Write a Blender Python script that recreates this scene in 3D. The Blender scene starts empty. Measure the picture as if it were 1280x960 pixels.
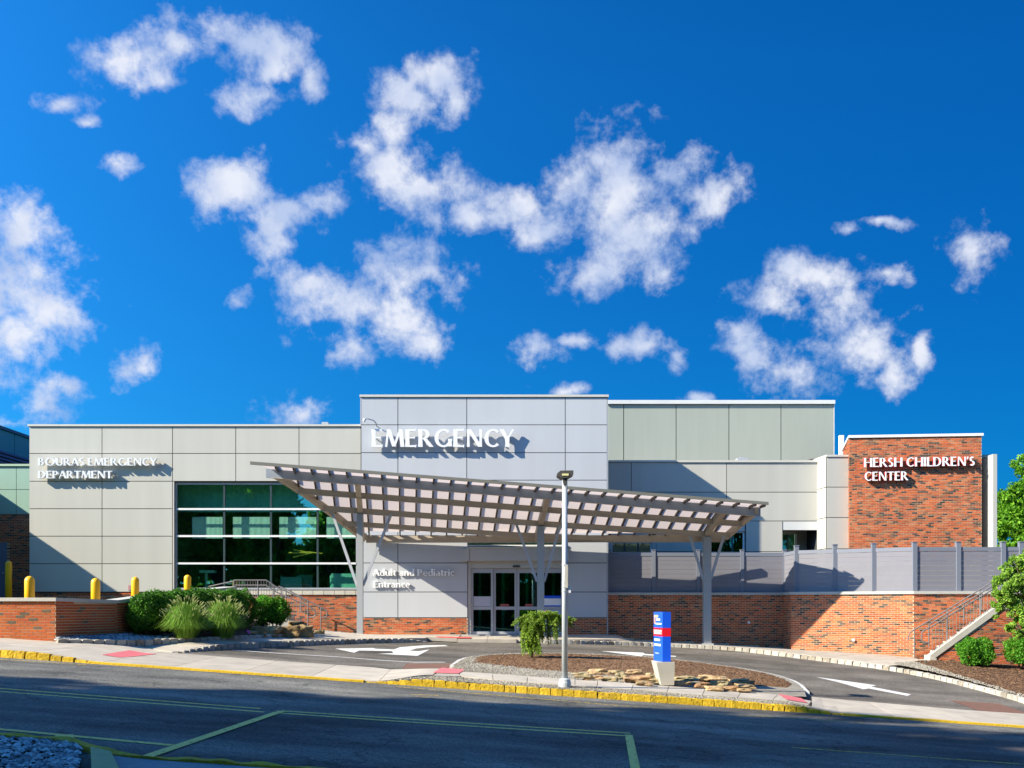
import bpy, bmesh, math, random
import numpy as np
from mathutils import Vector, noise

random.seed(7); np.random.seed(7)
S = bpy.context.scene
COL = S.collection
rad = math.radians

# ------------------------------------------------------------------ camera
F = 1300.0                      # focal length in pixels of a 1280 wide frame
HZ = 758.0                      # horizon row
EYE = 1.08                      # eye above the entrance floor (z = 0)
cam_d = bpy.data.cameras.new('camera'); cam = bpy.data.objects.new('camera', cam_d); COL.objects.link(cam)
cam_d.sensor_width = 36.0; cam_d.lens = F / 1280 * 36.0
cam_d.shift_y = (HZ - 480) / 1280
cam_d.clip_start = 0.2; cam_d.clip_end = 3000
cam.location = (0, 0, EYE); cam.rotation_euler = (rad(90), 0, 0)
S.camera = cam

# ------------------------------------------------------------------ light
SUN = Vector((1.0, 0.42, -0.68)).normalized()      # travel direction of the light
SUN_EL = math.asin(-SUN.z)
toS = -SUN
SUN_AZ = math.atan2(toS.x, toS.y)                  # clockwise from +Y
S.view_settings.view_transform = 'Standard'; S.view_settings.look = 'None'
S.view_settings.gamma = 1.0; S.view_settings.exposure = 1.12
sl = bpy.data.lights.new('sun', 'SUN'); sl.energy = 4.9; sl.angle = rad(0.5); sl.color = (1.0, 0.915, 0.735)
so = bpy.data.objects.new('sun', sl); COL.objects.link(so)
so.rotation_euler = SUN.to_track_quat('-Z', 'Y').to_euler(); so.location = (-60, -25, 40)

# ------------------------------------------------------------------ sky with clouds (in the world, by direction)
BLOBS = [  # photo column, row, half width, half height of every puff; placed by direction
 (150,75,66,40),(215,55,60,44),(195,97,50,20),(270,45,48,30),(318,62,52,34),(348,84,42,26),(386,108,22,28),
 (312,122,50,24),(75,132,34,17),(106,150,22,9),(147,205,33,16),
 (510,122,54,34),(545,95,40,36),(480,158,30,40),(570,120,20,28),(455,180,30,14),
 (298,238,66,40),(345,268,60,36),(350,308,34,22),(405,245,36,20),
 (485,212,62,32),(540,240,62,36),(595,270,62,32),(642,262,60,36),(682,290,50,38),
 (770,258,86,78),(742,198,32,34),(842,215,54,42),(888,245,34,28),(745,335,40,40),(830,338,38,30),(805,290,62,50),
 (505,335,72,46),(430,375,72,40),(388,345,52,30),(490,402,62,40),(440,432,36,34),(530,430,28,18),
 (18,298,66,48),(42,340,48,50),(60,390,70,36),(15,430,48,46),(-10,370,70,90),(-60,320,90,60),
 (172,455,30,24),(303,380,24,18),(52,510,42,36),(20,525,32,12),(375,515,44,20),
 (668,440,40,20),(728,430,28,12),(705,486,40,12),(808,430,40,26),(842,450,20,22),
 (1010,345,68,36),(970,375,42,38),(1042,390,54,36),(950,440,48,36),(1000,462,62,36),(1088,430,54,46),(1115,462,28,42),(1152,440,14,22),
 (1212,312,32,50),(872,496,22,13),(1062,285,18,9),(1110,340,24,12),(1100,276,30,8)]
W = bpy.data.worlds.new("World"); S.world = W; W.use_nodes = True
nt = W.node_tree; nt.nodes.clear()
def N(t, **k):
    n = nt.nodes.new(t)
    for a, b in k.items(): setattr(n, a, b)
    return n
def L(a, b): nt.links.new(a, b)
def M_(op, a, b=None, c=None, clamp=False):
    n = N('ShaderNodeMath', operation=op); n.use_clamp = clamp
    for i, v in enumerate((a, b, c)):
        if v is None: continue
        if isinstance(v, (int, float)): n.inputs[i].default_value = v
        else: L(v, n.inputs[i])
    return n.outputs[0]
def V_(op, a, b=None, out=0):
    n = N('ShaderNodeVectorMath', operation=op)
    for i, v in enumerate((a, b)):
        if v is None: continue
        if isinstance(v, tuple): n.inputs[i].default_value = v
        else: L(v, n.inputs[i])
    return n.outputs[out]
tc = N('ShaderNodeTexCoord'); D = tc.outputs['Generated']
sx = N('ShaderNodeSeparateXYZ'); L(D, sx.inputs[0])
front = M_('GREATER_THAN', sx.outputs['Y'], 0.15)
yy = M_('MAXIMUM', sx.outputs['Y'], 0.15)
u = M_('DIVIDE', sx.outputs['X'], yy); v = M_('DIVIDE', sx.outputs['Z'], yy)
uv = N('ShaderNodeCombineXYZ'); L(u, uv.inputs[0]); L(v, uv.inputs[1])
nz = N('ShaderNodeTexNoise'); nz.inputs['Scale'].default_value = 22.0; nz.inputs['Detail'].default_value = 4.0
L(uv.outputs[0], nz.inputs['Vector'])
warp = V_('MULTIPLY', V_('SUBTRACT', nz.outputs['Color'], (0.5, 0.5, 0.5)), (0.030, 0.030, 0.0))
wuv = V_('ADD', uv.outputs[0], warp)
acc = None; accs = None
for (px, py, rx, ry) in BLOBS:
    cx, cy = (px - 640) / F, (HZ - py) / F
    d = V_('MULTIPLY', V_('SUBTRACT', wuv, (cx, cy, 0.0)), (F / rx, F / ry, 0.0))
    ln = V_('LENGTH', d, out=1)
    acc = ln if acc is None else M_('SMOOTH_MIN', acc, ln, 0.45)
base_f = M_('SUBTRACT', 1.0, acc)
# outside the mapped front: plain fair-weather clouds from noise
n2 = N('ShaderNodeTexNoise'); n2.inputs['Scale'].default_value = 3.2; n2.inputs['Detail'].default_value = 4
L(D, n2.inputs['Vector'])
gen = M_('MULTIPLY', M_('SUBTRACT', n2.outputs['Fac'], 0.60), 5.0)
def edge_(val, a, b):
    n_ = N('ShaderNodeMapRange'); n_.interpolation_type = 'SMOOTHSTEP'; L(val, n_.inputs[0]); n_.inputs[1].default_value = a; n_.inputs[2].default_value = b; n_.inputs[3].default_value = 1.0; n_.inputs[4].default_value = 0.0; return n_.outputs[0]
infr = M_('MULTIPLY', front, M_('MULTIPLY', edge_(M_('ABSOLUTE', u), .52, .72), edge_(v, .60, .80)))
mixb = N('ShaderNodeMix', data_type='FLOAT'); L(infr, mixb.inputs[0]); L(gen, mixb.inputs[2]); L(base_f, mixb.inputs[3])
base = mixb.outputs[0]
n3 = N('ShaderNodeTexNoise'); n3.inputs['Scale'].default_value = 25.0; n3.inputs['Detail'].default_value = 9.0; n3.inputs['Roughness'].default_value = 0.62
n3.inputs['Distortion'].default_value = 0.12; L(D, n3.inputs['Vector'])
n5 = N('ShaderNodeTexNoise'); n5.inputs['Scale'].default_value = 60.0; n5.inputs['Detail'].default_value = 6.0; n5.inputs['Roughness'].default_value = 0.6; L(D, n5.inputs['Vector'])
fb = M_('ADD', M_('SUBTRACT', n3.outputs['Fac'], 0.5), M_('MULTIPLY', M_('SUBTRACT', n5.outputs['Fac'], 0.5), 0.35))
dens = M_('ADD', M_('ADD', M_('MULTIPLY', base, 1.45), 0.24), M_('MULTIPLY', fb, 5.0))
dn = N('ShaderNodeMapRange'); dn.interpolation_type = 'SMOOTHSTEP'; L(dens, dn.inputs[0])
dn.inputs[1].default_value = 0.0; dn.inputs[2].default_value = 1.9; dn.inputs[3].default_value = 0.0; dn.inputs[4].default_value = 0.96
# shading of the clouds: fine light and grey modulation
n4 = N('ShaderNodeTexNoise'); n4.inputs['Scale'].default_value = 15.0; n4.inputs['Detail'].default_value = 8.0
L(V_('ADD', D, (0.03, 0.0, -0.03)), n4.inputs['Vector'])
shade = M_('ADD', M_('MULTIPLY', n4.outputs['Fac'], 0.9), M_('MULTIPLY', dens, -0.022))
cr = N('ShaderNodeValToRGB'); L(shade, cr.inputs[0])
cr.color_ramp.elements[0].position = 0.33; cr.color_ramp.elements[0].color = (0.235, 0.285, 0.40, 1)
cr.color_ramp.elements[1].position = 0.50; cr.color_ramp.elements[1].color = (0.395, 0.41, 0.455, 1)
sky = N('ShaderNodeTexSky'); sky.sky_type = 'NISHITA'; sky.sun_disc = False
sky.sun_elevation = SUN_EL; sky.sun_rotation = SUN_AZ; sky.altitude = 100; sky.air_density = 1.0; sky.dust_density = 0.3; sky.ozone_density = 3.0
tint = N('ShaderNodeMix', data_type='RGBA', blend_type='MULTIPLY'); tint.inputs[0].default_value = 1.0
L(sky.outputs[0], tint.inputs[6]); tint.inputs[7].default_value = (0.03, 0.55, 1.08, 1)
# polarised look, with unseen rear sky brightened as added fill for shade: the sky darkens smoothly away from the sun's side and is evened out towards the horizon
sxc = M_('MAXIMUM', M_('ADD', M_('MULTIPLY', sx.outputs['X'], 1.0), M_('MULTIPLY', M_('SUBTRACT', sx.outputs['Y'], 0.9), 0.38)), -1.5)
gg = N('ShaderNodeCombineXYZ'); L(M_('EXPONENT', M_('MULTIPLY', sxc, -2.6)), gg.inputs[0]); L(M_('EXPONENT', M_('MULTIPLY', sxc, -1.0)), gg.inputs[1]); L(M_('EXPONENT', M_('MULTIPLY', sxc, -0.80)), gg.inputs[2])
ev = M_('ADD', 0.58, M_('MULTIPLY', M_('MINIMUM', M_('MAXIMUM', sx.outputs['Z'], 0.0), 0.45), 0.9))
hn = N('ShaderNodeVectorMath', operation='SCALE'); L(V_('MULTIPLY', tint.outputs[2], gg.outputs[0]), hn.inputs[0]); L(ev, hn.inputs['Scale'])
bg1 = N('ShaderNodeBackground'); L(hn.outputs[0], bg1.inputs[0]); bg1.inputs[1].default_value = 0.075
bg2 = N('ShaderNodeBackground'); L(cr.outputs[0], bg2.inputs[0]); bg2.inputs[1].default_value = 1.0
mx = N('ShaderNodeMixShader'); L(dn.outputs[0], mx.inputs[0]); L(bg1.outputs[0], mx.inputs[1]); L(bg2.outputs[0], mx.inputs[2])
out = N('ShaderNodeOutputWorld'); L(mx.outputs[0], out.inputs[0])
S.cycles.max_bounces = 6; S.cycles.diffuse_bounces = 3; S.cycles.glossy_bounces = 3
S.cycles.transmission_bounces = 4; S.cycles.transparent_max_bounces = 12; S.cycles.caustics_reflective = False; S.cycles.caustics_refractive = False

# ------------------------------------------------------------------ object helpers
ORG = {}
def tag(o, label=None, cat=None, group=None, kind=None):
    if label: o['label'] = label
    if cat: o['category'] = cat
    if group: o['group'] = group
    if kind: o['kind'] = kind
    return o
def thing(name, label, cat, loc=(0, 0, 0), group=None, kind=None):
    o = bpy.data.objects.new(name, None); COL.objects.link(o); o.location = loc; o.empty_display_size = 0.2
    ORG[o.name] = Vector(loc); return tag(o, label, cat, group, kind)
def link(name, me, parent, loc):
    o = bpy.data.objects.new(name, me); COL.objects.link(o); loc = Vector(loc)
    ORG[o.name] = loc
    if parent is not None:
        o.parent = parent; o.location = loc - ORG[parent.name]
    else: o.location = loc
    return o
def inst(name, me, parent, loc, rot=(0, 0, 0), sc=(1, 1, 1), label=None):
    o = link(name, me, parent, loc); o.rotation_euler = rot; o.scale = sc
    if label: o['label'] = label
    return o

class MB:
    def __init__(s): s.v = []; s.f = []; s.m = []; s.k = 0
    def mat(s, k): s.k = k; return s
    def add(s, vs, fs):
        b = len(s.v); s.v += [tuple(p) for p in vs]
        for f in fs: s.f.append(tuple(b + i for i in f)); s.m.append(s.k)
        return s
    def box(s, x0, x1, y0, y1, z0, z1):
        x0, x1 = min(x0, x1), max(x0, x1); y0, y1 = min(y0, y1), max(y0, y1); z0, z1 = min(z0, z1), max(z0, z1)
        vs = [(x, y, z) for z in (z0, z1) for y in (y0, y1) for x in (x0, x1)]
        return s.add(vs, [(0, 2, 3, 1), (4, 5, 7, 6), (0, 1, 5, 4), (2, 6, 7, 3), (0, 4, 6, 2), (1, 3, 7, 5)])
    def beam(s, a, b, w, h, up=(0, 0, 1)):           # box along a->b, w sideways, h along up
        a, b = Vector(a), Vector(b); d = (b - a).normalized(); up = Vector(up)
        sd = d.cross(up).normalized() * (w / 2); upv = sd.cross(d).normalized() * (h / 2)
        vs = [p + i * sd + j * upv for p in (a, b) for j in (-1, 1) for i in (-1, 1)]
        return s.add(vs, [(0, 2, 3, 1), (4, 5, 7, 6), (0, 1, 5, 4), (2, 6, 7, 3), (0, 4, 6, 2), (1, 3, 7, 5)])
    def tube(s, pts, r, n=8, cap=True):
        pts = [Vector(p) for p in pts]; rs = r if isinstance(r, (list, tuple)) else [r] * len(pts)
        rings = []; ref = None
        for i, p in enumerate(pts):
            d = (pts[min(i + 1, len(pts) - 1)] - pts[max(i - 1, 0)]).normalized()
            if ref is None: ref = Vector((0, 0, 1)) if abs(d.z) < .9 else Vector((1, 0, 0))
            a = d.cross(ref).normalized(); b = a.cross(d).normalized(); ref = b
            rings.append([p + rs[i] * (math.cos(t) * a + math.sin(t) * b) for t in [2 * math.pi * k / n for k in range(n)]])
        vs = [q for r_ in rings for q in r_]; fs = []
        for i in range(len(pts) - 1):
            for k in range(n):
                k2 = (k + 1) % n
                fs.append((i * n + k, (i + 1) * n + k, (i + 1) * n + k2, i * n + k2))
        if cap: fs += [tuple(range(n)), tuple(reversed(range((len(pts) - 1) * n, len(pts) * n)))]
        return s.add(vs, fs)
    def prism(s, poly, z0, z1):                      # poly xy, extruded z
        n = len(poly)
        a = sum(poly[i][0] * poly[(i + 1) % n][1] - poly[(i + 1) % n][0] * poly[i][1] for i in range(n))
        if a < 0: poly = poly[::-1]
        return s.add([(x, y, z0) for x, y in poly] + [(x, y, z1) for x, y in poly],
                     [tuple(reversed(range(n))), tuple(range(n, 2 * n))] + [(i, (i + 1) % n, n + (i + 1) % n, n + i) for i in range(n)])
    def prism_y(s, poly, y0, y1):                    # poly xz, extruded along y
        n = len(poly)
        a = sum(poly[i][0] * poly[(i + 1) % n][1] - poly[(i + 1) % n][0] * poly[i][1] for i in range(n))
        if a > 0: poly = poly[::-1]
        return s.add([(x, y0, z) for x, z in poly] + [(x, y1, z) for x, z in poly],
                     [tuple(reversed(range(n))), tuple(range(n, 2 * n))] + [(i, (i + 1) % n, n + (i + 1) % n, n + i) for i in range(n)])
    def build(s, name, mats, parent=None, smooth=False, **t):
        if not isinstance(mats, (list, tuple)): mats = [mats]
        a = np.array(s.v, dtype=float); mn, mxx = a.min(0), a.max(0)
        o = Vector(((mn[0] + mxx[0]) / 2, (mn[1] + mxx[1]) / 2, mn[2]))
        me = bpy.data.meshes.new(name); me.from_pydata((a - np.array(o)).tolist(), [], s.f)
        for m in mats: me.materials.append(m)
        if len(mats) > 1: me.polygons.foreach_set('material_index', s.m)
        if smooth: me.polygons.foreach_set('use_smooth', [True] * len(me.polygons))
        me.update(); ob = link(name, me, parent, o); tag(ob, **t); return ob

# ------------------------------------------------------------------ material helpers
def new_mat(name):
    m = bpy.data.materials.new(name); m.use_nodes = True
    return m, m.node_tree, m.node_tree.nodes['Principled BSDF']
def node(t, ty, **k):
    n = t.nodes.new(ty)
    for a, b in k.items(): setattr(n, a, b)
    return n
def plain(name, col, rough=0.6, metal=0.0, var=0.06, scale=2.0, bump=0.0, bscale=60.0, grime=0.0, spec=0.5, streak=False):
    """colour with fine natural variation, optional relief"""
    m, t, p = new_mat(name)
    p.inputs['Roughness'].default_value = rough; p.inputs['Metallic'].default_value = metal
    p.inputs['Specular IOR Level'].default_value = spec
    tcn = node(t, 'ShaderNodeTexCoord'); ge = node(t, 'ShaderNodeNewGeometry')
    mp = node(t, 'ShaderNodeMapping'); t.links.new(ge.outputs['Position'], mp.inputs[0])
    if streak: mp.inputs['Scale'].default_value = (3.0, 3.0, 0.25)
    nn = node(t, 'ShaderNodeTexNoise'); nn.inputs['Scale'].default_value = scale; nn.inputs['Detail'].default_value = 6
    t.links.new(mp.outputs[0], nn.inputs['Vector'])
    oi = node(t, 'ShaderNodeObjectInfo')
    ad = node(t, 'ShaderNodeMath', operation='MULTIPLY_ADD'); t.links.new(oi.outputs['Random'], ad.inputs[0]); ad.inputs[1].default_value = 0.35
    t.links.new(nn.outputs['Fac'], ad.inputs[2])
    mr = node(t, 'ShaderNodeMapRange'); t.links.new(ad.outputs[0], mr.inputs[0]); mr.inputs[1].default_value = 0.3; mr.inputs[2].default_value = 1.0
    mr.inputs[3].default_value = 1 - var; mr.inputs[4].default_value = 1 + var
    hs = node(t, 'ShaderNodeVectorMath', operation='SCALE'); hs.inputs[0].default_value = col[:3]
    t.links.new(mr.outputs[0], hs.inputs['Scale']); t.links.new(hs.outputs[0], p.inputs['Base Color'])
    if bump:
        nb = node(t, 'ShaderNodeTexNoise'); nb.inputs['Scale'].default_value = bscale; nb.inputs['Detail'].default_value = 4
        t.links.new(ge.outputs['Position'], nb.inputs['Vector'])
        b = node(t, 'ShaderNodeBump'); b.inputs['Strength'].default_value = bump; b.inputs['Distance'].default_value = 0.02
        t.links.new(nb.outputs['Fac'], b.inputs['Height']); t.links.new(b.outputs[0], p.inputs['Normal'])
    return m
def ramp_mat(name, stops, rough=0.8, mode='island', scale=5.0, bump=0.3, bscale=40.0, mix_noise=0.35, trans=0.0, spec=0.3):
    """colour from a ramp driven by a random number per loose piece (and per object) plus noise"""
    m, t, p = new_mat(name)
    p.inputs['Roughness'].default_value = rough; p.inputs['Specular IOR Level'].default_value = spec
    ge = node(t, 'ShaderNodeNewGeometry'); oi = node(t, 'ShaderNodeObjectInfo')
    nn = node(t, 'ShaderNodeTexNoise'); nn.inputs['Scale'].default_value = scale; nn.inputs['Detail'].default_value = 5
    t.links.new(ge.outputs['Position'], nn.inputs['Vector'])
    a = node(t, 'ShaderNodeMath', operation='ADD')
    if mode == 'island': t.links.new(ge.outputs['Random Per Island'], a.inputs[0])
    else: a.inputs[0].default_value = 0
    t.links.new(oi.outputs['Random'], a.inputs[1])
    fr = node(t, 'ShaderNodeMath', operation='FRACT'); t.links.new(a.outputs[0], fr.inputs[0])
    mxn = node(t, 'ShaderNodeMix', data_type='FLOAT'); mxn.inputs[0].default_value = mix_noise
    t.links.new(fr.outputs[0], mxn.inputs[2]); t.links.new(nn.outputs['Fac'], mxn.inputs[3])
    cr_ = node(t, 'ShaderNodeValToRGB'); t.links.new(mxn.outputs[0], cr_.inputs[0])
    e = cr_.color_ramp.elements; e[0].position, e[0].color = stops[0][0], (*stops[0][1], 1); e[1].position, e[1].color = stops[-1][0], (*stops[-1][1], 1)
    for ps, c in stops[1:-1]:
        q = e.new(ps); q.color = (*c, 1)
    pn = node(t, 'ShaderNodeTexNoise'); pn.inputs['Scale'].default_value = 0.8; pn.inputs['Detail'].default_value = 6; t.links.new(ge.outputs['Position'], pn.inputs['Vector'])
    pm = node(t, 'ShaderNodeMapRange'); t.links.new(pn.outputs['Fac'], pm.inputs[0]); pm.inputs[1].default_value = 0.3; pm.inputs[2].default_value = 0.7; pm.inputs[3].default_value = 0.80; pm.inputs[4].default_value = 1.14
    pv = node(t, 'ShaderNodeVectorMath', operation='SCALE'); t.links.new(cr_.outputs[0], pv.inputs[0]); t.links.new(pm.outputs[0], pv.inputs['Scale'])
    t.links.new(pv.outputs[0], p.inputs['Base Color'])
    if bump:
        nb = node(t, 'ShaderNodeTexNoise'); nb.inputs['Scale'].default_value = bscale; nb.inputs['Detail'].default_value = 4
        t.links.new(ge.outputs['Position'], nb.inputs['Vector'])
        b = node(t, 'ShaderNodeBump'); b.inputs['Strength'].default_value = bump; b.inputs['Distance'].default_value = 0.02
        t.links.new(nb.outputs['Fac'], b.inputs['Height']); t.links.new(b.outputs[0], p.inputs['Normal'])
    if trans:
        tl = node(t, 'ShaderNodeBsdfTranslucent'); t.links.new(cr_.outputs[0], tl.inputs[0])
        ms = node(t, 'ShaderNodeMixShader'); ms.inputs[0].default_value = trans
        o = t.nodes['Material Output']; t.links.new(p.outputs[0], ms.inputs[1]); t.links.new(tl.outputs[0], ms.inputs[2]); t.links.new(ms.outputs[0], o.inputs[0])
    return m
def asphalt(name, c0, c1, speck=0.5, crack=True):
    m, t, p = new_mat(name); p.inputs['Roughness'].default_value = 0.88; p.inputs['Specular IOR Level'].default_value = 0.25
    ge = node(t, 'ShaderNodeNewGeometry')
    n1 = node(t, 'ShaderNodeTexNoise'); n1.inputs['Scale'].default_value = 30; n1.inputs['Detail'].default_value = 8; n1.inputs['Roughness'].default_value = 0.8
    n2_ = node(t, 'ShaderNodeTexNoise'); n2_.inputs['Scale'].default_value = 0.5; n2_.inputs['Detail'].default_value = 6
    mp = node(t, 'ShaderNodeMapping'); mp.inputs['Scale'].default_value = (0.35, 1.6, 1.0)
    t.links.new(ge.outputs['Position'], n1.inputs['Vector']); t.links.new(ge.outputs['Position'], mp.inputs[0]); t.links.new(mp.outputs[0], n2_.inputs['Vector'])
    mm = node(t, 'ShaderNodeMix', data_type='FLOAT'); mm.inputs[0].default_value = speck
    t.links.new(n2_.outputs['Fac'], mm.inputs[2]); t.links.new(n1.outputs['Fac'], mm.inputs[3])
    cr_ = node(t, 'ShaderNodeValToRGB'); t.links.new(mm.outputs[0], cr_.inputs[0]); e = cr_.color_ramp.elements
    e[0].position = 0.40; e[0].color = (*c0, 1); e[1].position = 0.61; e[1].color = (*c1, 1)
    vg = node(t, 'ShaderNodeTexVoronoi'); vg.inputs['Scale'].default_value = 55; t.links.new(ge.outputs['Position'], vg.inputs['Vector'])
    sg = node(t, 'ShaderNodeSeparateColor'); t.links.new(vg.outputs['Color'], sg.inputs[0])
    gr = node(t, 'ShaderNodeMapRange'); t.links.new(sg.outputs[0], gr.inputs[0]); gr.inputs[3].default_value = 0.55; gr.inputs[4].default_value = 1.5
    st_ = node(t, 'ShaderNodeTexNoise'); st_.inputs['Scale'].default_value = 0.9; st_.inputs['Detail'].default_value = 7; st_.inputs['Roughness'].default_value = 0.65; t.links.new(ge.outputs['Position'], st_.inputs['Vector'])
    sr_ = node(t, 'ShaderNodeMapRange'); t.links.new(st_.outputs['Fac'], sr_.inputs[0]); sr_.inputs[1].default_value = 0.35; sr_.inputs[2].default_value = 0.62; sr_.inputs[3].default_value = 0.72; sr_.inputs[4].default_value = 1.12
    m1_ = node(t, 'ShaderNodeMath', operation='MULTIPLY'); t.links.new(gr.outputs[0], m1_.inputs[0]); t.links.new(sr_.outputs[0], m1_.inputs[1])
    sc1 = node(t, 'ShaderNodeVectorMath', operation='SCALE'); t.links.new(cr_.outputs[0], sc1.inputs[0]); t.links.new(m1_.outputs[0], sc1.inputs['Scale'])
    last = sc1.outputs[0]
    if crack:
        vo = node(t, 'ShaderNodeTexVoronoi', feature='DISTANCE_TO_EDGE'); vo.inputs['Scale'].default_value = 0.32
        wn = node(t, 'ShaderNodeTexNoise'); wn.inputs['Scale'].default_value = 1.2; wn.inputs['Detail'].default_value = 5
        t.links.new(ge.outputs['Position'], wn.inputs['Vector'])
        va = node(t, 'ShaderNodeVectorMath', operation='MULTIPLY_ADD'); t.links.new(wn.outputs['Color'], va.inputs[0]); va.inputs[1].default_value = (1.6, 1.6, 1.6)
        t.links.new(ge.outputs['Position'], va.inputs[2]); t.links.new(va.outputs[0], vo.inputs['Vector'])
        lt = node(t, 'ShaderNodeMapRange'); t.links.new(vo.outputs['Distance'], lt.inputs[0]); lt.inputs[1].default_value = 0.0; lt.inputs[2].default_value = 0.012
        lt.inputs[3].default_value = 0.45; lt.inputs[4].default_value = 1.0
        mu = node(t, 'ShaderNodeVectorMath', operation='SCALE'); t.links.new(last, mu.inputs[0]); t.links.new(lt.outputs[0], mu.inputs['Scale']); last = mu.outputs[0]
    t.links.new(last, p.inputs['Base Color'])
    b = node(t, 'ShaderNodeBump'); b.inputs['Strength'].default_value = 0.7; b.inputs['Distance'].default_value = 0.014
    t.links.new(n1.outputs['Fac'], b.inputs['Height']); t.links.new(b.outputs[0], p.inputs['Normal'])
    return m
def paint_mat(name, col, wear=0.35, under=(0.12, 0.12, 0.12)):
    m, t, p = new_mat(name); p.inputs['Roughness'].default_value = 0.8
    ge = node(t, 'ShaderNodeNewGeometry'); n1 = node(t, 'ShaderNodeTexNoise'); n1.inputs['Scale'].default_value = 14; n1.inputs['Detail'].default_value = 8; n1.inputs['Roughness'].default_value = 0.7
    t.links.new(ge.outputs['Position'], n1.inputs['Vector'])
    cr_ = node(t, 'ShaderNodeValToRGB'); t.links.new(n1.outputs['Fac'], cr_.inputs[0]); e = cr_.color_ramp.elements
    e[0].position = 0.30 + 0.22 * wear; e[0].color = (*under, 1); e[1].position = 0.40 + 0.22 * wear; e[1].color = (*col, 1)
    t.links.new(cr_.outputs[0], p.inputs['Base Color']); return m
def glass(name, tintc, refl=0.3, rough=0.0):
    m, t, p = new_mat(name); t.nodes.remove(p); o = t.nodes['Material Output']
    tr = node(t, 'ShaderNodeBsdfTransparent'); tr.inputs[0].default_value = (*tintc, 1)
    gl = node(t, 'ShaderNodeBsdfGlossy'); gl.inputs['Roughness'].default_value = rough; gl.inputs[0].default_value = (0.62, 0.95, 0.86, 1)
    lw = node(t, 'ShaderNodeLayerWeight'); lw.inputs[0].default_value = 0.35
    mr = node(t, 'ShaderNodeMapRange'); t.links.new(lw.outputs['Facing'], mr.inputs[0]); mr.inputs[3].default_value = refl; mr.inputs[4].default_value = refl + 0.12
    ms = node(t, 'ShaderNodeMixShader'); t.links.new(mr.outputs[0], ms.inputs[0]); t.links.new(tr.outputs[0], ms.inputs[1]); t.links.new(gl.outputs[0], ms.inputs[2])
    t.links.new(ms.outputs[0], o.inputs[0]); return m

CREAM = plain('cream_metal_panel', (0.49, 0.475, 0.42), 0.5, var=0.07, scale=0.6, streak=True)
BLUEP = plain('pale_grey_metal_panel', (0.47, 0.485, 0.51), 0.42, var=0.045, scale=0.6, streak=True)
OLIVE = plain('grey_green_panel', (0.34, 0.36, 0.30), 0.65, var=0.05, scale=1.2, streak=True)
TRIMW = plain('pale_trim', (0.62, 0.62, 0.60), 0.45)
TRIMC = plain('cream_trim', (0.56, 0.54, 0.48), 0.5)
JOINT = plain('dark_joint', (0.05, 0.052, 0.055), 0.9)
WHITEM = plain('white_metal', (0.78, 0.78, 0.76), 0.4)
ALU = plain('aluminium', (0.50, 0.51, 0.52), 0.4, metal=0.3)
MULL = plain('dark_mullion', (0.05, 0.08, 0.085), 0.4, metal=0.3)
MINT = plain('mint_panel', (0.28, 0.43, 0.33), 0.6, var=0.05)
TEALP = plain('teal_panel', (0.045, 0.28, 0.34), 0.4, var=0.05)
BLUEDK = plain('blue_louvre', (0.06, 0.11, 0.28), 0.5)
STEEL = plain('galvanised_steel', (0.46, 0.47, 0.49), 0.5, metal=0.25, var=0.10, scale=5)
BEAM = plain('brown_grey_beam', (0.45, 0.385, 0.31), 0.55, metal=0.1, var=0.08, scale=5)
EDGE = plain('olive_grey_edge', (0.24, 0.225, 0.18), 0.5, metal=0.2)
CONC = plain('light_concrete', (0.45, 0.395, 0.32), 0.9, var=0.22, scale=2.2, bump=0.25, bscale=90)
CONC2 = plain('coping_concrete', (0.46, 0.44, 0.39), 0.85, var=0.12, scale=3, bump=0.2)
STAIRC = plain('cream_cast_stone', (0.50, 0.46, 0.38), 0.85, var=0.12, scale=4, bump=0.2)
MORTAR = plain('mortar', (0.55, 0.45, 0.31), 0.95, var=0.12, scale=6, bump=0.3, bscale=120)
BR = (0.50, 0.125, 0.035)
BRICK = ramp_mat('orange_brick', [(0.0, (0.055, 0.04, 0.032)), (0.12, (0.10, 0.06, 0.042)), (0.15, (0.21, 0.095, 0.045)), (0.28, (0.36, 0.09, 0.035)),
     (0.55, (0.52, 0.11, 0.03)), (0.80, (0.58, 0.14, 0.04)), (0.93, (0.50, 0.19, 0.08)), (1.0, (0.26, 0.14, 0.07))], 0.9, bump=0.35, mix_noise=0.0)
BRICKO = ramp_mat('red_orange_brick', [(0.0, (0.15, 0.11, 0.07)), (0.05, (0.17, 0.12, 0.075)), (0.07, (0.46, 0.115, 0.03)),
     (0.55, (0.55, 0.13, 0.03)), (0.85, (0.50, 0.10, 0.03)), (1.0, (0.46, 0.16, 0.06))], 0.9, bump=0.35, mix_noise=0.0)
STREETM = asphalt('street_asphalt', (0.055, 0.056, 0.055), (0.245, 0.235, 0.205))
DRIVEM = asphalt('driveway_asphalt', (0.075, 0.066, 0.055), (0.205, 0.18, 0.15), crack=False)
YEL = paint_mat('yellow_line_paint', (0.95, 0.66, 0.18), 0.25, (0.16, 0.15, 0.09))
YEL2 = paint_mat('thin_yellow_line_paint', (0.74, 0.50, 0.06), 0.60, (0.13, 0.125, 0.10))
WLINE = paint_mat('white_line_paint', (0.72, 0.70, 0.66), 0.18)
KERBY = ramp_mat('yellow_painted_granite', [(0.0, (0.30, 0.22, 0.09)), (0.28, (0.46, 0.30, 0.03)), (0.48, (0.66, 0.42, 0.02)), (0.72, (0.74, 0.48, 0.03)), (0.86, (0.50, 0.34, 0.05)), (1, (0.30, 0.25, 0.15))], 0.8, mode='obj', scale=16, mix_noise=0.75, bump=0.8, bscale=22)
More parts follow.
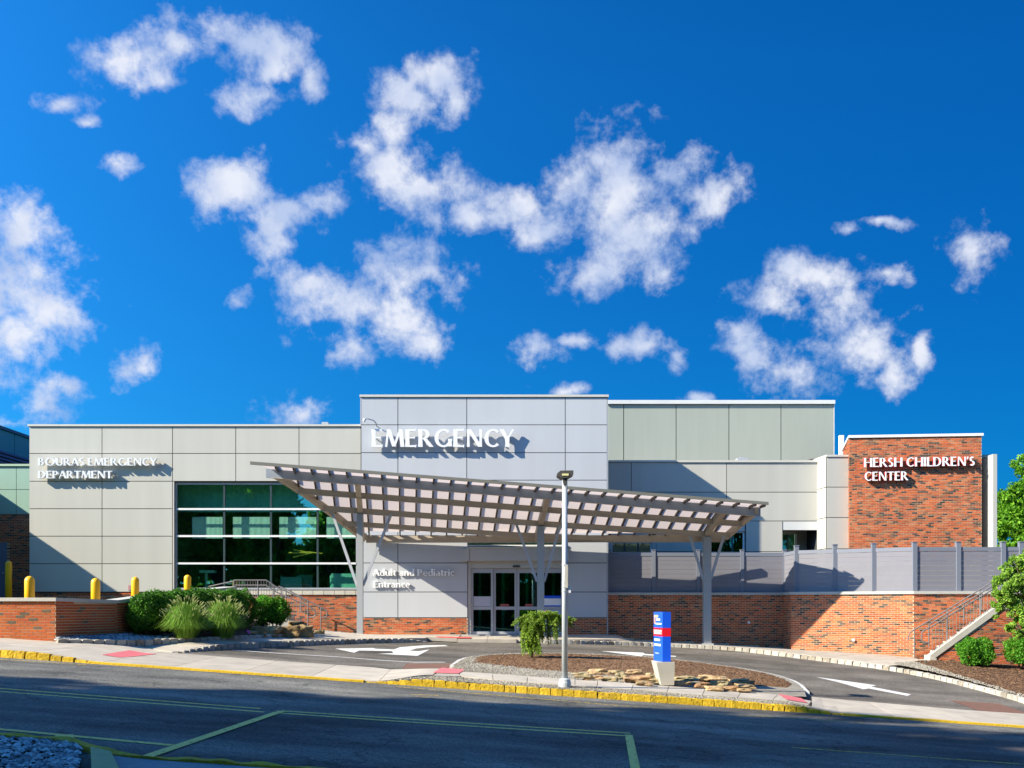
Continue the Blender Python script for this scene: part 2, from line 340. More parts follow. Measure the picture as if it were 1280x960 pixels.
KERBG = ramp_mat('granite_kerb', [(0.2, (0.27, 0.22, 0.16)), (0.4, (0.40, 0.37, 0.31)), (0.6, (0.50, 0.46, 0.38)), (0.8, (0.38, 0.37, 0.35)), (1, (0.52, 0.45, 0.33))], 0.85, mode='obj', scale=14, mix_noise=0.5, bump=0.8, bscale=22)
KERBW = paint_mat('white_kerb_paint', (0.62, 0.60, 0.56), 0.35, (0.33, 0.31, 0.27))
PINK = plain('pink_tactile', (0.74, 0.17, 0.18), 0.7, var=0.12, scale=5, bump=0.5, bscale=30)
REDP = plain('red_tactile', (0.70, 0.07, 0.07), 0.7)
BROWNP = plain('brown_brick_paving', (0.17, 0.065, 0.04), 0.85, var=0.25, scale=8, bump=0.4)
MULCH = ramp_mat('red_brown_mulch', [(0.0, (0.035, 0.02, 0.012)), (0.35, (0.10, 0.052, 0.028)), (0.7, (0.19, 0.105, 0.055)), (1, (0.36, 0.23, 0.13))], 0.95, scale=30, mix_noise=0.5, bump=0.8, bscale=45)
GRAVEL = ramp_mat('tan_gravel', [(0.0, (0.13, 0.115, 0.09)), (0.4, (0.27, 0.24, 0.19)), (0.75, (0.38, 0.35, 0.29)), (1, (0.52, 0.50, 0.45))], 0.95, scale=45, mix_noise=0.55, bump=0.8, bscale=60)
RIPRAP = ramp_mat('grey_river_rock', [(0.0, (0.08, 0.09, 0.10)), (0.35, (0.25, 0.27, 0.29)), (0.7, (0.50, 0.52, 0.54)), (1, (0.75, 0.75, 0.75))], 0.85, scale=20, mix_noise=0.1, bump=0.4)
SOIL = plain('soil', (0.10, 0.07, 0.045), 0.95, var=0.2, bump=0.6)
FLAG = ramp_mat('tan_flagstone', [(0.0, (0.15, 0.085, 0.045)), (0.25, (0.38, 0.22, 0.11)), (0.5, (0.50, 0.36, 0.19)), (0.7, (0.34, 0.29, 0.16)), (0.85, (0.45, 0.26, 0.14)), (1, (0.56, 0.44, 0.30))], 0.9, mode='obj', scale=9, mix_noise=0.4, bump=0.9, bscale=18)
BOULD = ramp_mat('tan_boulder', [(0.3, (0.13, 0.085, 0.035)), (0.5, (0.30, 0.20, 0.09)), (0.7, (0.42, 0.30, 0.14))], 0.9, mode='obj', scale=5, mix_noise=0.8, bump=1.0, bscale=9)
FENCE = plain('grey_vinyl_board', (0.195, 0.19, 0.215), 0.6, var=0.05, scale=3)
FPOST = plain('grey_vinyl_post', (0.18, 0.195, 0.235), 0.5, var=0.03)
YBOL = plain('yellow_bollard_plastic', (0.88, 0.47, 0.005), 0.4, var=0.04)
RAIL = plain('grey_painted_rail', (0.17, 0.155, 0.15), 0.5)
LETW = plain('white_letter', (0.80, 0.80, 0.80), 0.4, var=0.01)
LETB = plain('bright_white_letter', (0.93, 0.93, 0.93), 0.4, var=0.01)
LETG = plain('silver_letter', (0.78, 0.79, 0.80), 0.4, var=0.01)
LETR = plain('red_letter_return', (0.46, 0.03, 0.035), 0.5)
LAMPM = plain('galvanised_lamp_pole', (0.52, 0.56, 0.58), 0.4, metal=0.2, var=0.05, scale=6)
LAMPH = plain('bronze_lamp_head', (0.075, 0.07, 0.06), 0.5)
LENS = plain('pale_yellow_lens', (0.75, 0.70, 0.32), 0.3)
SBLUE = plain('blue_sign_face', (0.01, 0.10, 0.72), 0.35, var=0.01)
SRED = plain('red_sign_band', (0.80, 0.01, 0.025), 0.35, var=0.01)
SWHITE = plain('sign_print_white', (0.80, 0.80, 0.80), 0.4)
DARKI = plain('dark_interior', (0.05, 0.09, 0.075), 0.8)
BLIND = plain('pale_green_blind', (0.72, 0.82, 0.72), 0.8, var=0.08, scale=2.5, streak=True)
CHAIRG = plain('mint_chair', (0.30, 0.72, 0.55), 0.6)
GLASSB = glass('green_tinted_glass', (0.82, 0.98, 0.93), 0.17)
GLASSD = glass('door_glass', (0.50, 0.84, 0.74), 0.12)
GLASST = glass('teal_glass', (0.35, 0.72, 0.72), 0.42)
DOORF = plain('brushed_aluminium', (0.48, 0.49, 0.52), 0.35, metal=0.3)
ROOFM = plain('roof_membrane', (0.35, 0.35, 0.34), 0.9)
BARK = plain('bark', (0.13, 0.09, 0.06), 0.95, var=0.2, scale=12, bump=0.8, bscale=30)
def leafm(name, a, b, c, trans=0.35):
    return ramp_mat(name, [(0.0, a), (0.5, b), (1.0, c)], 0.6, scale=2.5, mix_noise=0.35, bump=0, trans=trans, spec=0.25)
LHEDGE = leafm('hedge_leaf', (0.03, 0.10, 0.008), (0.07, 0.21, 0.016), (0.14, 0.33, 0.03))
LSHRUB = leafm('shrub_leaf', (0.04, 0.15, 0.01), (0.10, 0.32, 0.02), (0.20, 0.48, 0.04))
LTREE = leafm('tree_leaf', (0.04, 0.13, 0.006), (0.12, 0.33, 0.015), (0.30, 0.55, 0.04))
LDOG = leafm('small_tree_leaf', (0.08, 0.20, 0.02), (0.22, 0.42, 0.04), (0.48, 0.60, 0.10))
LGRASS = leafm('ornamental_grass_blade', (0.08, 0.19, 0.02), (0.20, 0.40, 0.04), (0.42, 0.55, 0.12))
LSEED = leafm('grass_seed_head', (0.38, 0.45, 0.14), (0.52, 0.58, 0.22), (0.66, 0.68, 0.34))
LCON = leafm('conifer_needles', (0.09, 0.19, 0.015), (0.22, 0.38, 0.03), (0.42, 0.54, 0.07))
LFAR = leafm('street_tree_leaf', (0.07, 0.22, 0.02), (0.17, 0.42, 0.04), (0.32, 0.60, 0.08), 0.5)

# translucent roof sheet
def sheet_mat():
    m, t, p = new_mat('translucent_roof_sheet'); o = t.nodes['Material Output']
    p.inputs['Base Color'].default_value = (0.62, 0.58, 0.57, 1); p.inputs['Roughness'].default_value = 0.5
    tl = node(t, 'ShaderNodeBsdfTranslucent'); tl.inputs[0].default_value = (0.62, 0.52, 0.47, 1)
    ms = node(t, 'ShaderNodeMixShader'); ms.inputs[0].default_value = 0.80
    t.links.new(p.outputs[0], ms.inputs[1]); t.links.new(tl.outputs[0], ms.inputs[2]); t.links.new(ms.outputs[0], o.inputs[0])
    return m
SHEET = sheet_mat()

# ------------------------------------------------------------------ terrain
def lerp(a, b, t): return a + (b - a) * t
def interp(x, xs, ys): return float(np.interp(x, xs, ys))
def Sz(X): return -0.72 - 0.069 * X                       # the street falls to the right
BX = [-40, -12, -8, -5, -2, 1.6, 6.8, 10, 12, 16, 40]
BZ = [0.7, 0.50, 0.28, -0.02, -0.17, -0.20, -0.42, -0.60, -0.68, -0.90, -2.2]
KY = 21.7                                                 # kerb line of the street
def G(X, Y):
    if Y <= KY: return Sz(X)
    t = min(1.0, (Y - KY) / (36.0 - KY))
    return lerp(Sz(X), interp(X, BX, BZ), t)
def W3(px, py, d): return Vector(((px - 640) * d / F, d, EYE - (py - HZ) * d / F))
def wx(px, d): return (px - 640) * d / F
def wz(py, d): return EYE - (py - HZ) * d / F
def TR(px, py, lift=0.0):                                 # where the sight line through a photo point meets the ground
    a, b = 6.0, 60.0; prev = None; y = a
    while y < b:
        p = W3(px, py, y); g = p.z - (G(p.x, p.y) + lift)
        if prev is not None and g <= 0:
            lo, hi = y - 0.25, y
            for _ in range(24):
                m = (lo + hi) / 2; q = W3(px, py, m)
                if q.z - (G(q.x, q.y) + lift) > 0: lo = m
                else: hi = m
            q = W3(px, py, hi); return (q.x, q.y)
        prev = g; y += 0.25
    q = W3(px, py, 38); return (q.x, q.y)
def TRS(pts, lift=0.0): return [TR(x, y, lift) for x, y in pts]
def resample(pts, n):
    pts = [Vector((p[0], p[1], 0)) for p in pts]; d = [0]
    for i in range(1, len(pts)): d.append(d[-1] + (pts[i] - pts[i - 1]).length)
    o = []
    for k in range(n):
        s_ = d[-1] * k / (n - 1); i = 1
        while i < len(d) - 1 and d[i] < s_: i += 1
        f = (s_ - d[i - 1]) / max(1e-9, d[i] - d[i - 1]); o.append(pts[i - 1].lerp(pts[i], f))
    return [(q.x, q.y) for q in o]
def plen(pts): return sum(math.hypot(pts[i][0] - pts[i-1][0], pts[i][1] - pts[i-1][1]) for i in range(1, len(pts)))
def smooth(pts, it=2):
    for _ in range(it):
        q = [pts[0]]
        for a, b in zip(pts, pts[1:]): q += [(a[0]*.75+b[0]*.25, a[1]*.75+b[1]*.25), (a[0]*.25+b[0]*.75, a[1]*.25+b[1]*.75)]
        pts = q + [pts[-1]]
    return pts
def drape(mb, A, B, nu, nv, zf, thick=None):
    """sheet between two plan polylines, laid on height function zf; optional skirt"""
    A = resample(A, nu); B = resample(B, nu); vs = []
    for i in range(nu):
        for j in range(nv):
            t = j / (nv - 1); x = lerp(A[i][0], B[i][0], t); y = lerp(A[i][1], B[i][1], t); vs.append((x, y, zf(x, y)))
    fs = [(i * nv + j, (i + 1) * nv + j, (i + 1) * nv + j + 1, i * nv + j + 1) for i in range(nu - 1) for j in range(nv - 1)]
    a = Vector(vs[fs[0][1]]) - Vector(vs[fs[0][0]]); b = Vector(vs[fs[0][3]]) - Vector(vs[fs[0][0]])
    if a.cross(b).z < 0: fs = [f[::-1] for f in fs]
    mb.add(vs, fs)
    if thick:
        rim = [(i, 0) for i in range(nu)] + [(nu - 1, j) for j in range(1, nv)] + [(i, nv - 1) for i in range(nu - 2, -1, -1)] + [(0, j) for j in range(nv - 2, 0, -1)]
        rv = [vs[i * nv + j] for i, j in rim]; n = len(rv)
        mb.add(rv + [(x, y, z - thick) for x, y, z in rv], [(i, (i + 1) % n, n + (i + 1) % n, n + i) for i in range(n)])
    return mb
def offset(pts, d):
    o = []
    for i, p in enumerate(pts):
        a = pts[max(i - 1, 0)]; b = pts[min(i + 1, len(pts) - 1)]; dx, dy = b[0] - a[0], b[1] - a[1]; l = math.hypot(dx, dy) or 1
        o.append((p[0] - dy / l * d, p[1] + dx / l * d))
    return o
def poly_drape(name, pts, zf, mat, parent=None, sub=2, **t):
    bm = bmesh.new(); vs = [bm.verts.new((x, y, 0)) for x, y in pts]; f = bm.faces.new(vs); f.normal_update()
    if f.normal.z < 0: f.normal_flip()
    bmesh.ops.triangulate(bm, faces=bm.faces[:])
    if sub: bmesh.ops.subdivide_edges(bm, edges=bm.edges[:], cuts=sub, use_grid_fill=True)
    for v_ in bm.verts: v_.co.z = zf(v_.co.x, v_.co.y)
    me = bpy.data.meshes.new(name); c = bm.verts[:][0].co.copy()
    for v_ in bm.verts: v_.co -= c
    bm.to_mesh(me); bm.free(); me.materials.append(mat); me.update()
    return tag(link(name, me, parent, c), **t)

# one ground sheet out to the horizon, a little below every paved surface
mb = MB()
xs = [-900, -400, -150, -80, -50] + list(np.arange(-40, 41, 2.0)) + [50, 80, 150, 400, 900]
ys = [-900, -300, -100, -40, -20] + list(np.arange(-10, 46, 1.5)) + [50, 60, 80, 130, 300, 900]
def Gg(X, Y): return G(max(-40, min(40, X)), max(-6, min(40, Y))) - 0.07
vs = [(x, y, Gg(x, y)) for y in ys for x in xs]; nx = len(xs)
mb.add(vs, [(j * nx + i, j * nx + i + 1, (j + 1) * nx + i + 1, (j + 1) * nx + i) for j in range(len(ys) - 1) for i in range(nx - 1)])
mb.build('ground', plain('verge_grass', (0.06, 0.11, 0.03), 0.95, var=0.25, bump=0.6), kind='structure')

street = MB(); drape(street, [(-60, -8), (60, -8)], [(-60, KY), (60, KY)], 41, 21, lambda x, y: Sz(x))
street = street.build('street', STREETM, kind='structure')
def Z4(o): return lambda x, y: G(x, y) + o
dv = MB(); drape(dv, [(-14, KY + .02), (17, KY + .02)], [(-14, 37.5), (17, 37.5)], 63, 33, Z4(0.004))
driveway = dv.build('driveway', DRIVEM, kind='structure')

# street markings
def line(name, pts, w, mat, parent, zo=0.004):
    P_ = TRS(pts); n = max(3, int(plen(P_) / 0.8)); P_ = resample(P_, n); m_ = MB()
    drape(m_, offset(P_, w / 2), offset(P_, -w / 2), n, 2, Z4(zo)); return m_.build(name, mat, parent)
line('centre_line', [(-60, 856), (100, 868.5), (326, 886)], 0.115, YEL, street)
line('centre_line', [(-60, 860), (100, 872.3), (330, 890.3)], 0.115, YEL, street)
line('centre_line', [(352, 888.8), (560, 902.5), (788, 916.8)], 0.115, YEL, street)
line('centre_line', [(346, 891.3), (560, 906.2), (790, 920.5)], 0.115, YEL, street)
line('centre_line', [(990, 934.6), (1210, 950.5), (1300, 957)], 0.09, YEL2, street)
line('parking_line', [(-80, 904.5), (0, 912), (215, 932)], 0.125, YEL, street, 0.006)
line('parking_line', [(352, 889.6), (170, 951.5)], 0.125, YEL, street, 0.012)
line('parking_line', [(786, 919), (797, 975)], 0.115, YEL, street, 0.008)
line('parking_line', [(80, 919), (84, 931)], 0.19, YEL, street, 0.01)
line('edge_line', [(-60, 820.5), (0, 824.5), (112, 831.5)], 0.07, YEL2, street)
line('edge_line', [(495, 858.5), (700, 876), (900, 892.5), (1080, 903.5)], 0.07, YEL2, street)
for a, b, w_ in (((512, 868), (548, 869.5), .06), ((520, 871), (556, 873.5), .05), ((700, 886), (770, 889), .04)):
    line('worn_mark', [a, b], w_, YEL2, street)
line('driveway_line', [(290, 812.8), (299, 814), (350, 817), (420, 821), (485, 826.5), (530, 828.6), (556, 828)], 0.11, WLINE, driveway, 0.008)
def pxpoly(name, pts, mat, parent, zo, sub=2): return poly_drape(name, TRS(pts), Z4(zo), mat, parent, sub)
pxpoly('arrow_marking', [(419, 811), (443, 816.3), (449, 813.5), (492, 814.2), (505, 812.6), (470, 811.4), (466, 810.4)], WLINE, driveway, 0.009)
pxpoly('arrow_marking', [(472, 817.6), (522, 820.2), (537, 812.2), (523, 814.4), (512, 813.6), (520, 811), (540, 808.9), (560, 807.9), (556, 806.8), (530, 807.1), (500, 809.4), (489, 813.6), (492, 816.8)], WLINE, driveway, 0.010)
pxpoly('arrow_marking', [(751, 814), (802, 820.8), (804, 819.2), (845, 821.3), (845, 820.3), (806, 817.6), (804, 816.2)], WLINE, driveway, 0.009)
pxpoly('arrow_marking', [(1020, 846.5), (1095, 857), (1089, 858.8), (1139, 868.4), (1134, 870.2), (1086, 861), (1079, 862), (1050, 853.6)], WLINE, driveway, 0.009)
pxpoly('brick_crosswalk', [(503, 835.6), (509, 829.6), (568, 829.6), (566, 833), (556, 837)], BROWNP, driveway, 0.0065)
pxpoly('brick_crosswalk', [(1187, 875.5), (1249, 880), (1300, 897), (1222, 888.5)], BROWNP, driveway, 0.0065)

for quad in (((503, 835.6), (509, 829.6), (568, 829.6), (556, 837)), ((1187, 875.5), (1222, 888.5), (1300, 897), (1249, 880))):
    q0, q1, q2, q3 = TRS(quad); m_ = MB()
    for k in range(1, 16):
        f = k / 16; a = (lerp(q0[0], q3[0], f), lerp(q0[1], q3[1], f)); b = (lerp(q1[0], q2[0], f), lerp(q1[1], q2[1], f))
        drape(m_, offset([a, b], .012), offset([a, b], -.012), 5, 2, Z4(.0105))
    tag(m_.build('paver_joint', plain('pale_paver_joint', (.30, .19, .14), .9), driveway), kind='stuff')
# ---- kerbs
def stone_mesh(name, l, w, h, seed, mat, rough=0.012):
    bm = bmesh.new(); bmesh.ops.create_cube(bm, size=1.0)
    bmesh.ops.subdivide_edges(bm, edges=bm.edges[:], cuts=1, use_grid_fill=True)
    rn = random.Random(seed)
    for v_ in bm.verts:
        k = sum(1 for c in v_.co if abs(c) > .49)
        s_ = {3: .90, 2: .95, 1: 1.0}.get(k, 1.0)
        v_.co = Vector((v_.co.x * l * s_ + rn.uniform(-rough, rough), v_.co.y * w * s_ + rn.uniform(-rough, rough), v_.co.z * h * s_ + rn.uniform(-rough, rough) * .7))
    me = bpy.data.meshes.new(name); bm.to_mesh(me); bm.free(); me.materials.append(mat); me.update(); return me
KM_Y = [stone_mesh('kerb_block', .236, .16, .34, i, KERBY) for i in range(6)]
KM_G = [stone_mesh('kerb_block', .255, .15, .34, 20 + i, KERBG) for i in range(6)]
def kerb(parent, pts, meshes, step, top, side=0.08, name='kerb_stone', topf=None):
    n = max(2, int(round(plen(pts) / step))); P_ = resample(pts, n + 1)
    for i in range(n):
        a, b = P_[i], P_[i + 1]; x, y = (a[0] + b[0]) / 2, (a[1] + b[1]) / 2
        ang = math.atan2(b[1] - a[1], b[0] - a[0]); x -= math.sin(ang) * side; y += math.cos(ang) * side
        t_ = top if topf is None else topf(x, y)
        inst(name, random.choice(meshes), parent, (x, y, G(x, y) + t_ - 0.17 + random.uniform(-.006, .006)),
             (random.uniform(-.02, .02), random.uniform(-.03, .03) - math.atan((G(b[0], b[1]) - G(a[0], a[1])) / step) if False else -math.atan2(G(b[0], b[1]) - G(a[0], a[1]), step), ang + random.uniform(-.02, .02)), (step / .2351 * .99 if meshes is KM_Y else step / .27, 1, 1))
def Lf(X):                                                # how high the kerb side slabs stand above the roadway
    return 0.02 + 0.13 * max(interp(X, [-9.9, -8.6], [1, 0]) if X < -4 else 0, interp(X, [-2.9, -2.0, 5.9, 6.9], [0, 1, 1, 0]))
kerb_street = thing('kerb', None, None, (0, KY, -0.7), kind='structure')
kerb(kerb_street, [(-14, KY), (-8.9, KY)], KM_Y, 0.25, 0, topf=lambda x, y: Lf(x) + 0.005)
kerb(kerb_street, [(-3.1, KY), (6.9, KY)], KM_Y, 0.245, 0, topf=lambda x, y: Lf(x) - 0.008)
for a, b in ((-8.9, -3.1), (6.9, 16)):                     # flush painted strip at the two driveway mouths
    m_ = MB(); drape(m_, [(a, KY - .03), (b, KY - .03)], [(a, KY + .17), (b, KY + .17)], 20, 3, lambda x, y: Sz(x) + 0.04 + 0.012 * noise.noise((x * 3, y * 9, 0)), 0.1); m_.build('kerb_strip', KERBY, kerb_street)
# inner driveway kerb, from the left street corner past the doors to the right bed
KL = smooth(TRS([(222, 817), (240, 815.2), (260, 813.6), (320, 810), (372, 807.5), (440, 804.6), (500, 803.6), (536, 803.2)]), 1)
KR = smooth(TRS([(640, 803.6), (700, 805), (790, 807), (880, 811), (960, 818.4), (1035, 828), (1110, 838), (1177, 851), (1237, 867), (1280, 879.6), (1310, 890)]), 1); KR = resample(KR, 240)
kerb_drive = thing('kerb', None, None, (0, 35, -0.2), kind='structure')
kerb(kerb_drive, KL, KM_G, 0.27, 0, topf=lambda x, y: interp(y, [25.2, 26.8, 34.6, 35.2], [0.035, 0.15, 0.15, 0.05]))
kerb(kerb_drive, KR, KM_G, 0.27, 0, topf=lambda x, y: interp(x, [0, .8, 16], [0.05, 0.14, 0.14]))
ISL = smooth(TRS([(562, 836), (575, 826.5), (600, 822.5), (622, 821), (680, 819.5), (735, 821), (800, 824), (845, 827.5), (902, 835), (940, 840.5), (975, 848), (1000, 857), (1012, 869)]), 1)
kerb_isl = MB(); pr = resample(ISL, 70)
drape(kerb_isl, pr, offset(pr, -0.13), 70, 2, lambda x, y: G(x, y) + 0.085 + .008 * noise.noise((x * 5, y * 5, 1)), 0.12)
kerb_isl.build('kerb', KERBW, kind='structure')

# ---- pavements (slabs) -------------------------------------------------
def slabs(parent, A, B, n, zf, mat=CONC, gap=0.014, th=0.12, name='paving_slab', nv=3):
    A = resample(A, n * 6 + 1); B = resample(B, n * 6 + 1)
    for k in range(n):
        a = A[k * 6:k * 6 + 7]; b = B[k * 6:k * 6 + 7]
        def trim(p):
            p = list(p); l = plen(p)
            p[0] = (lerp(p[0][0], p[1][0], min(.5, gap / max(.02, l / 6))), lerp(p[0][1], p[1][1], min(.5, gap / max(.02, l / 6)))); return p
        m_ = MB(); drape(m_, trim(a), trim(b), 7, nv, zf, th); m_.build(name, mat, parent)
walk = thing('pavement', None, None, (0, 24, -.5), kind='structure')
zl = lambda x, y: G(x, y) + Lf(x)
# front strip: left pavement + left apron
A1 = [(-14.5, KY + .19), (-13, KY + .19)]
topL = TRS([(-90, 795), (0, 801), (70, 806.5), (160, 808), (222, 816), (300, 822), (400, 829), (470, 834)], 0.03) + TRS([(530, 837), (552, 837.5)], .12)
slabs(walk, [(-14.5, KY + .18), (-3.0, KY + .18), (-2.6, KY + .19)] + TRS([(541, 845)], .12), [(-13.5, 24.5)] + topL[1:], 9, zl)
slabs(walk, TRS([(541, 845), (576, 846)], .14), TRS([(552, 837.5), (572, 840)], .14), 1, zl)
# island pavement
slabs(walk, TRS([(572, 840), (628, 844), (699, 849), (800, 856), (880, 862), (972, 869), (1014, 871)], .13), TRS([(576, 846), (624, 851), (691, 856.5), (800, 863.5), (880, 870), (975, 876.5), (1010, 879)], .13), 10, zl)
# right apron
slabs(walk, TRS([(1014, 871), (1060, 875), (1200, 887), (1300, 893.5)], .02), [(6.3, KY + .18), (8, KY + .18), (11, KY + .18), (13.5, KY + .18)], 4, zl)
# pavement between the driveway kerb and the building
def Zw(x, y): return interp(y, [30, 35.8, 38.65], [0, G(x, 36) + .145, lerp(G(x, 36) + .145, interp(x, [-6, 4, 9, 14], [.02, .02, -.36, -.62]), 1.0)]) if y > 35.8 else G(x, y) + (interp(y, [25.3, 26.9], [.025, .145]) if x < -5 else .145)
front_w = thing('pavement', None, None, (0, 37, 0), kind='structure')
a_ = offset(KL, 0.155); slabs(front_w, a_, [(-9.5, 25.9), (-8.6, 28.3), (-7.9, 30.6), (-6.8, 34.0), (-5.6, 38.7), (-3.0, 38.7)], 9, Zw, nv=6)
slabs(front_w, [(-3.0, 35.9), (-1.9, 35.9)] , [(-3.0, 38.7), (-1.9, 38.7)], 1, Zw, nv=5)
slabs(front_w, [(-1.9, 35.9), (0.15, 35.9)], [(-1.9, 38.7), (0.15, 38.7)], 2, lambda x, y: Zw(x, y) - 0.02, nv=5)
kr = offset(KR, 0.155); kr = [p for p in kr if p[0] > 0.1 and not (p[1] < 32.1)]
slabs(front_w, kr, [(0.2, 38.9), (3.7, 38.95), (10.15, 38.95), (10.1, 37.6), (13.72, 35.38), (13.4, 33.6)], 11, lambda x, y: Zw(x, min(y, 35.8)) if x > 4 else Zw(x, y), nv=6)
# tactile pads
pads = []
def pad(pts, mat, lift, zf): 
    P_ = TRS(pts, lift); o = poly_drape('tactile_pad', P_, zf, mat, walk, 6); return o
pad([(127, 819.5), (162, 813.6), (196, 816), (150, 821)], PINK, .05, lambda x, y: zl(x, y) + .008)
pad([(541, 844.2), (552, 837.8), (581, 840.2), (573, 845.2)], PINK, .10, lambda x, y: zl(x, y) + .012)
pad([(972, 868.6), (1002, 870.2), (1010, 877.0), (984, 876.4)], PINK, .12, lambda x, y: zl(x, y) + .012)
m_ = MB(); drape(m_, [(wx(545, 36.2), 36.0), (wx(588.5, 36.2), 36.0)], [(wx(545, 36.2), 36.9), (wx(588.5, 36.2), 36.9)], 3, 3, lambda x, y: Zw(x, y) + .006); m_.build('tactile_pad', REDP, front_w)

# ---- island: gravel, mulch mound, chips --------------------------------
isl_front = TRS([(563, 838), (580, 839.2), (628, 843.8), (699, 848.8), (800, 855.8), (880, 861.8), (972, 868.8), (1008, 870)], .12)
def fill(A, B, nu, nv, zf, name, mat, **t):
    m_ = MB(); drape(m_, A, B, nu, nv, zf); return m_.build(name, mat, **t)
ia = offset(resample(ISL, 60), -0.12)
gz = lambda x, y: G(x, y) + 0.105 + .01 * noise.noise((x * 4, y * 4, 3))
fill(ia, isl_front, 60, 14, gz, 'gravel_bed', GRAVEL, kind='structure')
mulch_front = TRS([(590, 826), (625, 830), (680, 836), (740, 841), (800, 845), (850, 848), (905, 853), (960, 856), (985, 857)], .15)
iam = offset(resample(ISL, 60), -0.30)[9:56]
def mound_z(i, j, nu, nv): return math.sin(math.pi * i / (nu - 1)) ** .6 * math.sin(math.pi * j / (nv - 1)) ** .8
NU, NV = 70, 16; A_ = resample(iam, NU); B_ = resample(mulch_front, NU); vs = []
for i in range(NU):
    for j in range(NV):
        t_ = j / (NV - 1); x = lerp(A_[i][0], B_[i][0], t_); y = lerp(A_[i][1], B_[i][1], t_)
        vs.append((x, y, G(x, y) + .095 + .11 * mound_z(i, j, NU, NV) + .012 * noise.noise((x * 6, y * 6, 2))))
m_ = MB(); m_.add(vs, [(i * NV + j, i * NV + j + 1, (i + 1) * NV + j + 1, (i + 1) * NV + j) for i in range(NU - 1) for j in range(NV - 1)])
m_.build('mulch_bed', MULCH, smooth=True, kind='structure'); MULV = vs
def chips(name, pts, mat, size, flat=0.3, label=None, cat=None, jit=0.1, n=5):
    """many small loose pieces, one joined object"""
    V3, F3 = [], []; k = 0
    for (x, y, z) in pts:
        s_ = size * random.uniform(.6, 1.5); a = random.uniform(0, 6.28); tl = random.uniform(-.5, .5)
        ca, sa = math.cos(a), math.sin(a); l, w_, h = s_, s_ * random.uniform(.3, .8), s_ * flat
        q = [(-l, -w_, 0), (l, -w_, 0), (l, w_, 0), (-l, w_, 0), (-l * .6, -w_ * .6, h), (l * .6, -w_ * .6, h), (l * .6, w_ * .6, h), (-l * .6, w_ * .6, h)]
        for (p0, p1, p2) in q: V3.append((x + p0 * ca - p1 * sa, y + p0 * sa + p1 * ca, z + p2 + p0 * tl * .4))
        F3 += [(k + 4, k + 5, k + 6, k + 7), (k, k + 1, k + 5, k + 4), (k + 1, k + 2, k + 6, k + 5), (k + 2, k + 3, k + 7, k + 6), (k + 3, k, k + 4, k + 7)]; k += 8
    m_ = MB(); m_.v = V3; m_.f = F3; m_.m = [0] * len(F3)
    return m_.build(name, mat, label=label, cat=cat, kind='stuff')
def scatter_quad(vs, NU, NV, n):
    o = []
    for _ in range(n):
        i = random.randrange(NU - 1); j = random.randrange(NV - 1); a, b, c = Vector(vs[i*NV+j]), Vector(vs[(i+1)*NV+j]), Vector(vs[i*NV+j+1])
        o.append(tuple(a + (b - a) * random.random() + (c - a) * random.random()))
    return o
chips('mulch', scatter_quad(MULV, NU, NV, 9000), MULCH, .028, .3, 'loose red brown wood mulch covering the mound of the island', 'mulch')
def scatter_strip(A, B, n, zf):
    A = resample(A, 40); B = resample(B, 40); o = []
    for _ in range(n):
        i = random.random() * 38.9; k = int(i); f = i - k; t_ = random.random()
        x = lerp(lerp(A[k][0], A[k+1][0], f), lerp(B[k][0], B[k+1][0], f), t_); y = lerp(lerp(A[k][1], A[k+1][1], f), lerp(B[k][1], B[k+1][1], f), t_)
        o.append((x, y, zf(x, y)))
    return o
chips('gravel', scatter_strip(resample(ia, 60)[:34], isl_front[:5], 5000, gz), GRAVEL, .018, .6, 'fine tan gravel on the left tip and front edge of the island', 'gravel')
# gravel verge strip between the island pavement and the yellow kerb
va, vb = TRS([(543, 846), (577, 847), (624, 851.5), (691, 857), (800, 864), (880, 870.5), (975, 877), (1020, 880)], .13), [(-2.6, KY + .16), (6.6, KY + .15)]
vz = lambda x, y: G(x, y) + Lf(x) - .015
fill(va, vb, 50, 5, vz, 'verge_strip', GRAVEL, kind='structure')
chips('gravel', scatter_strip(va, vb, 3500, vz), GRAVEL, .018, .6, 'fine grey gravel strip behind the yellow painted kerb stones', 'gravel')

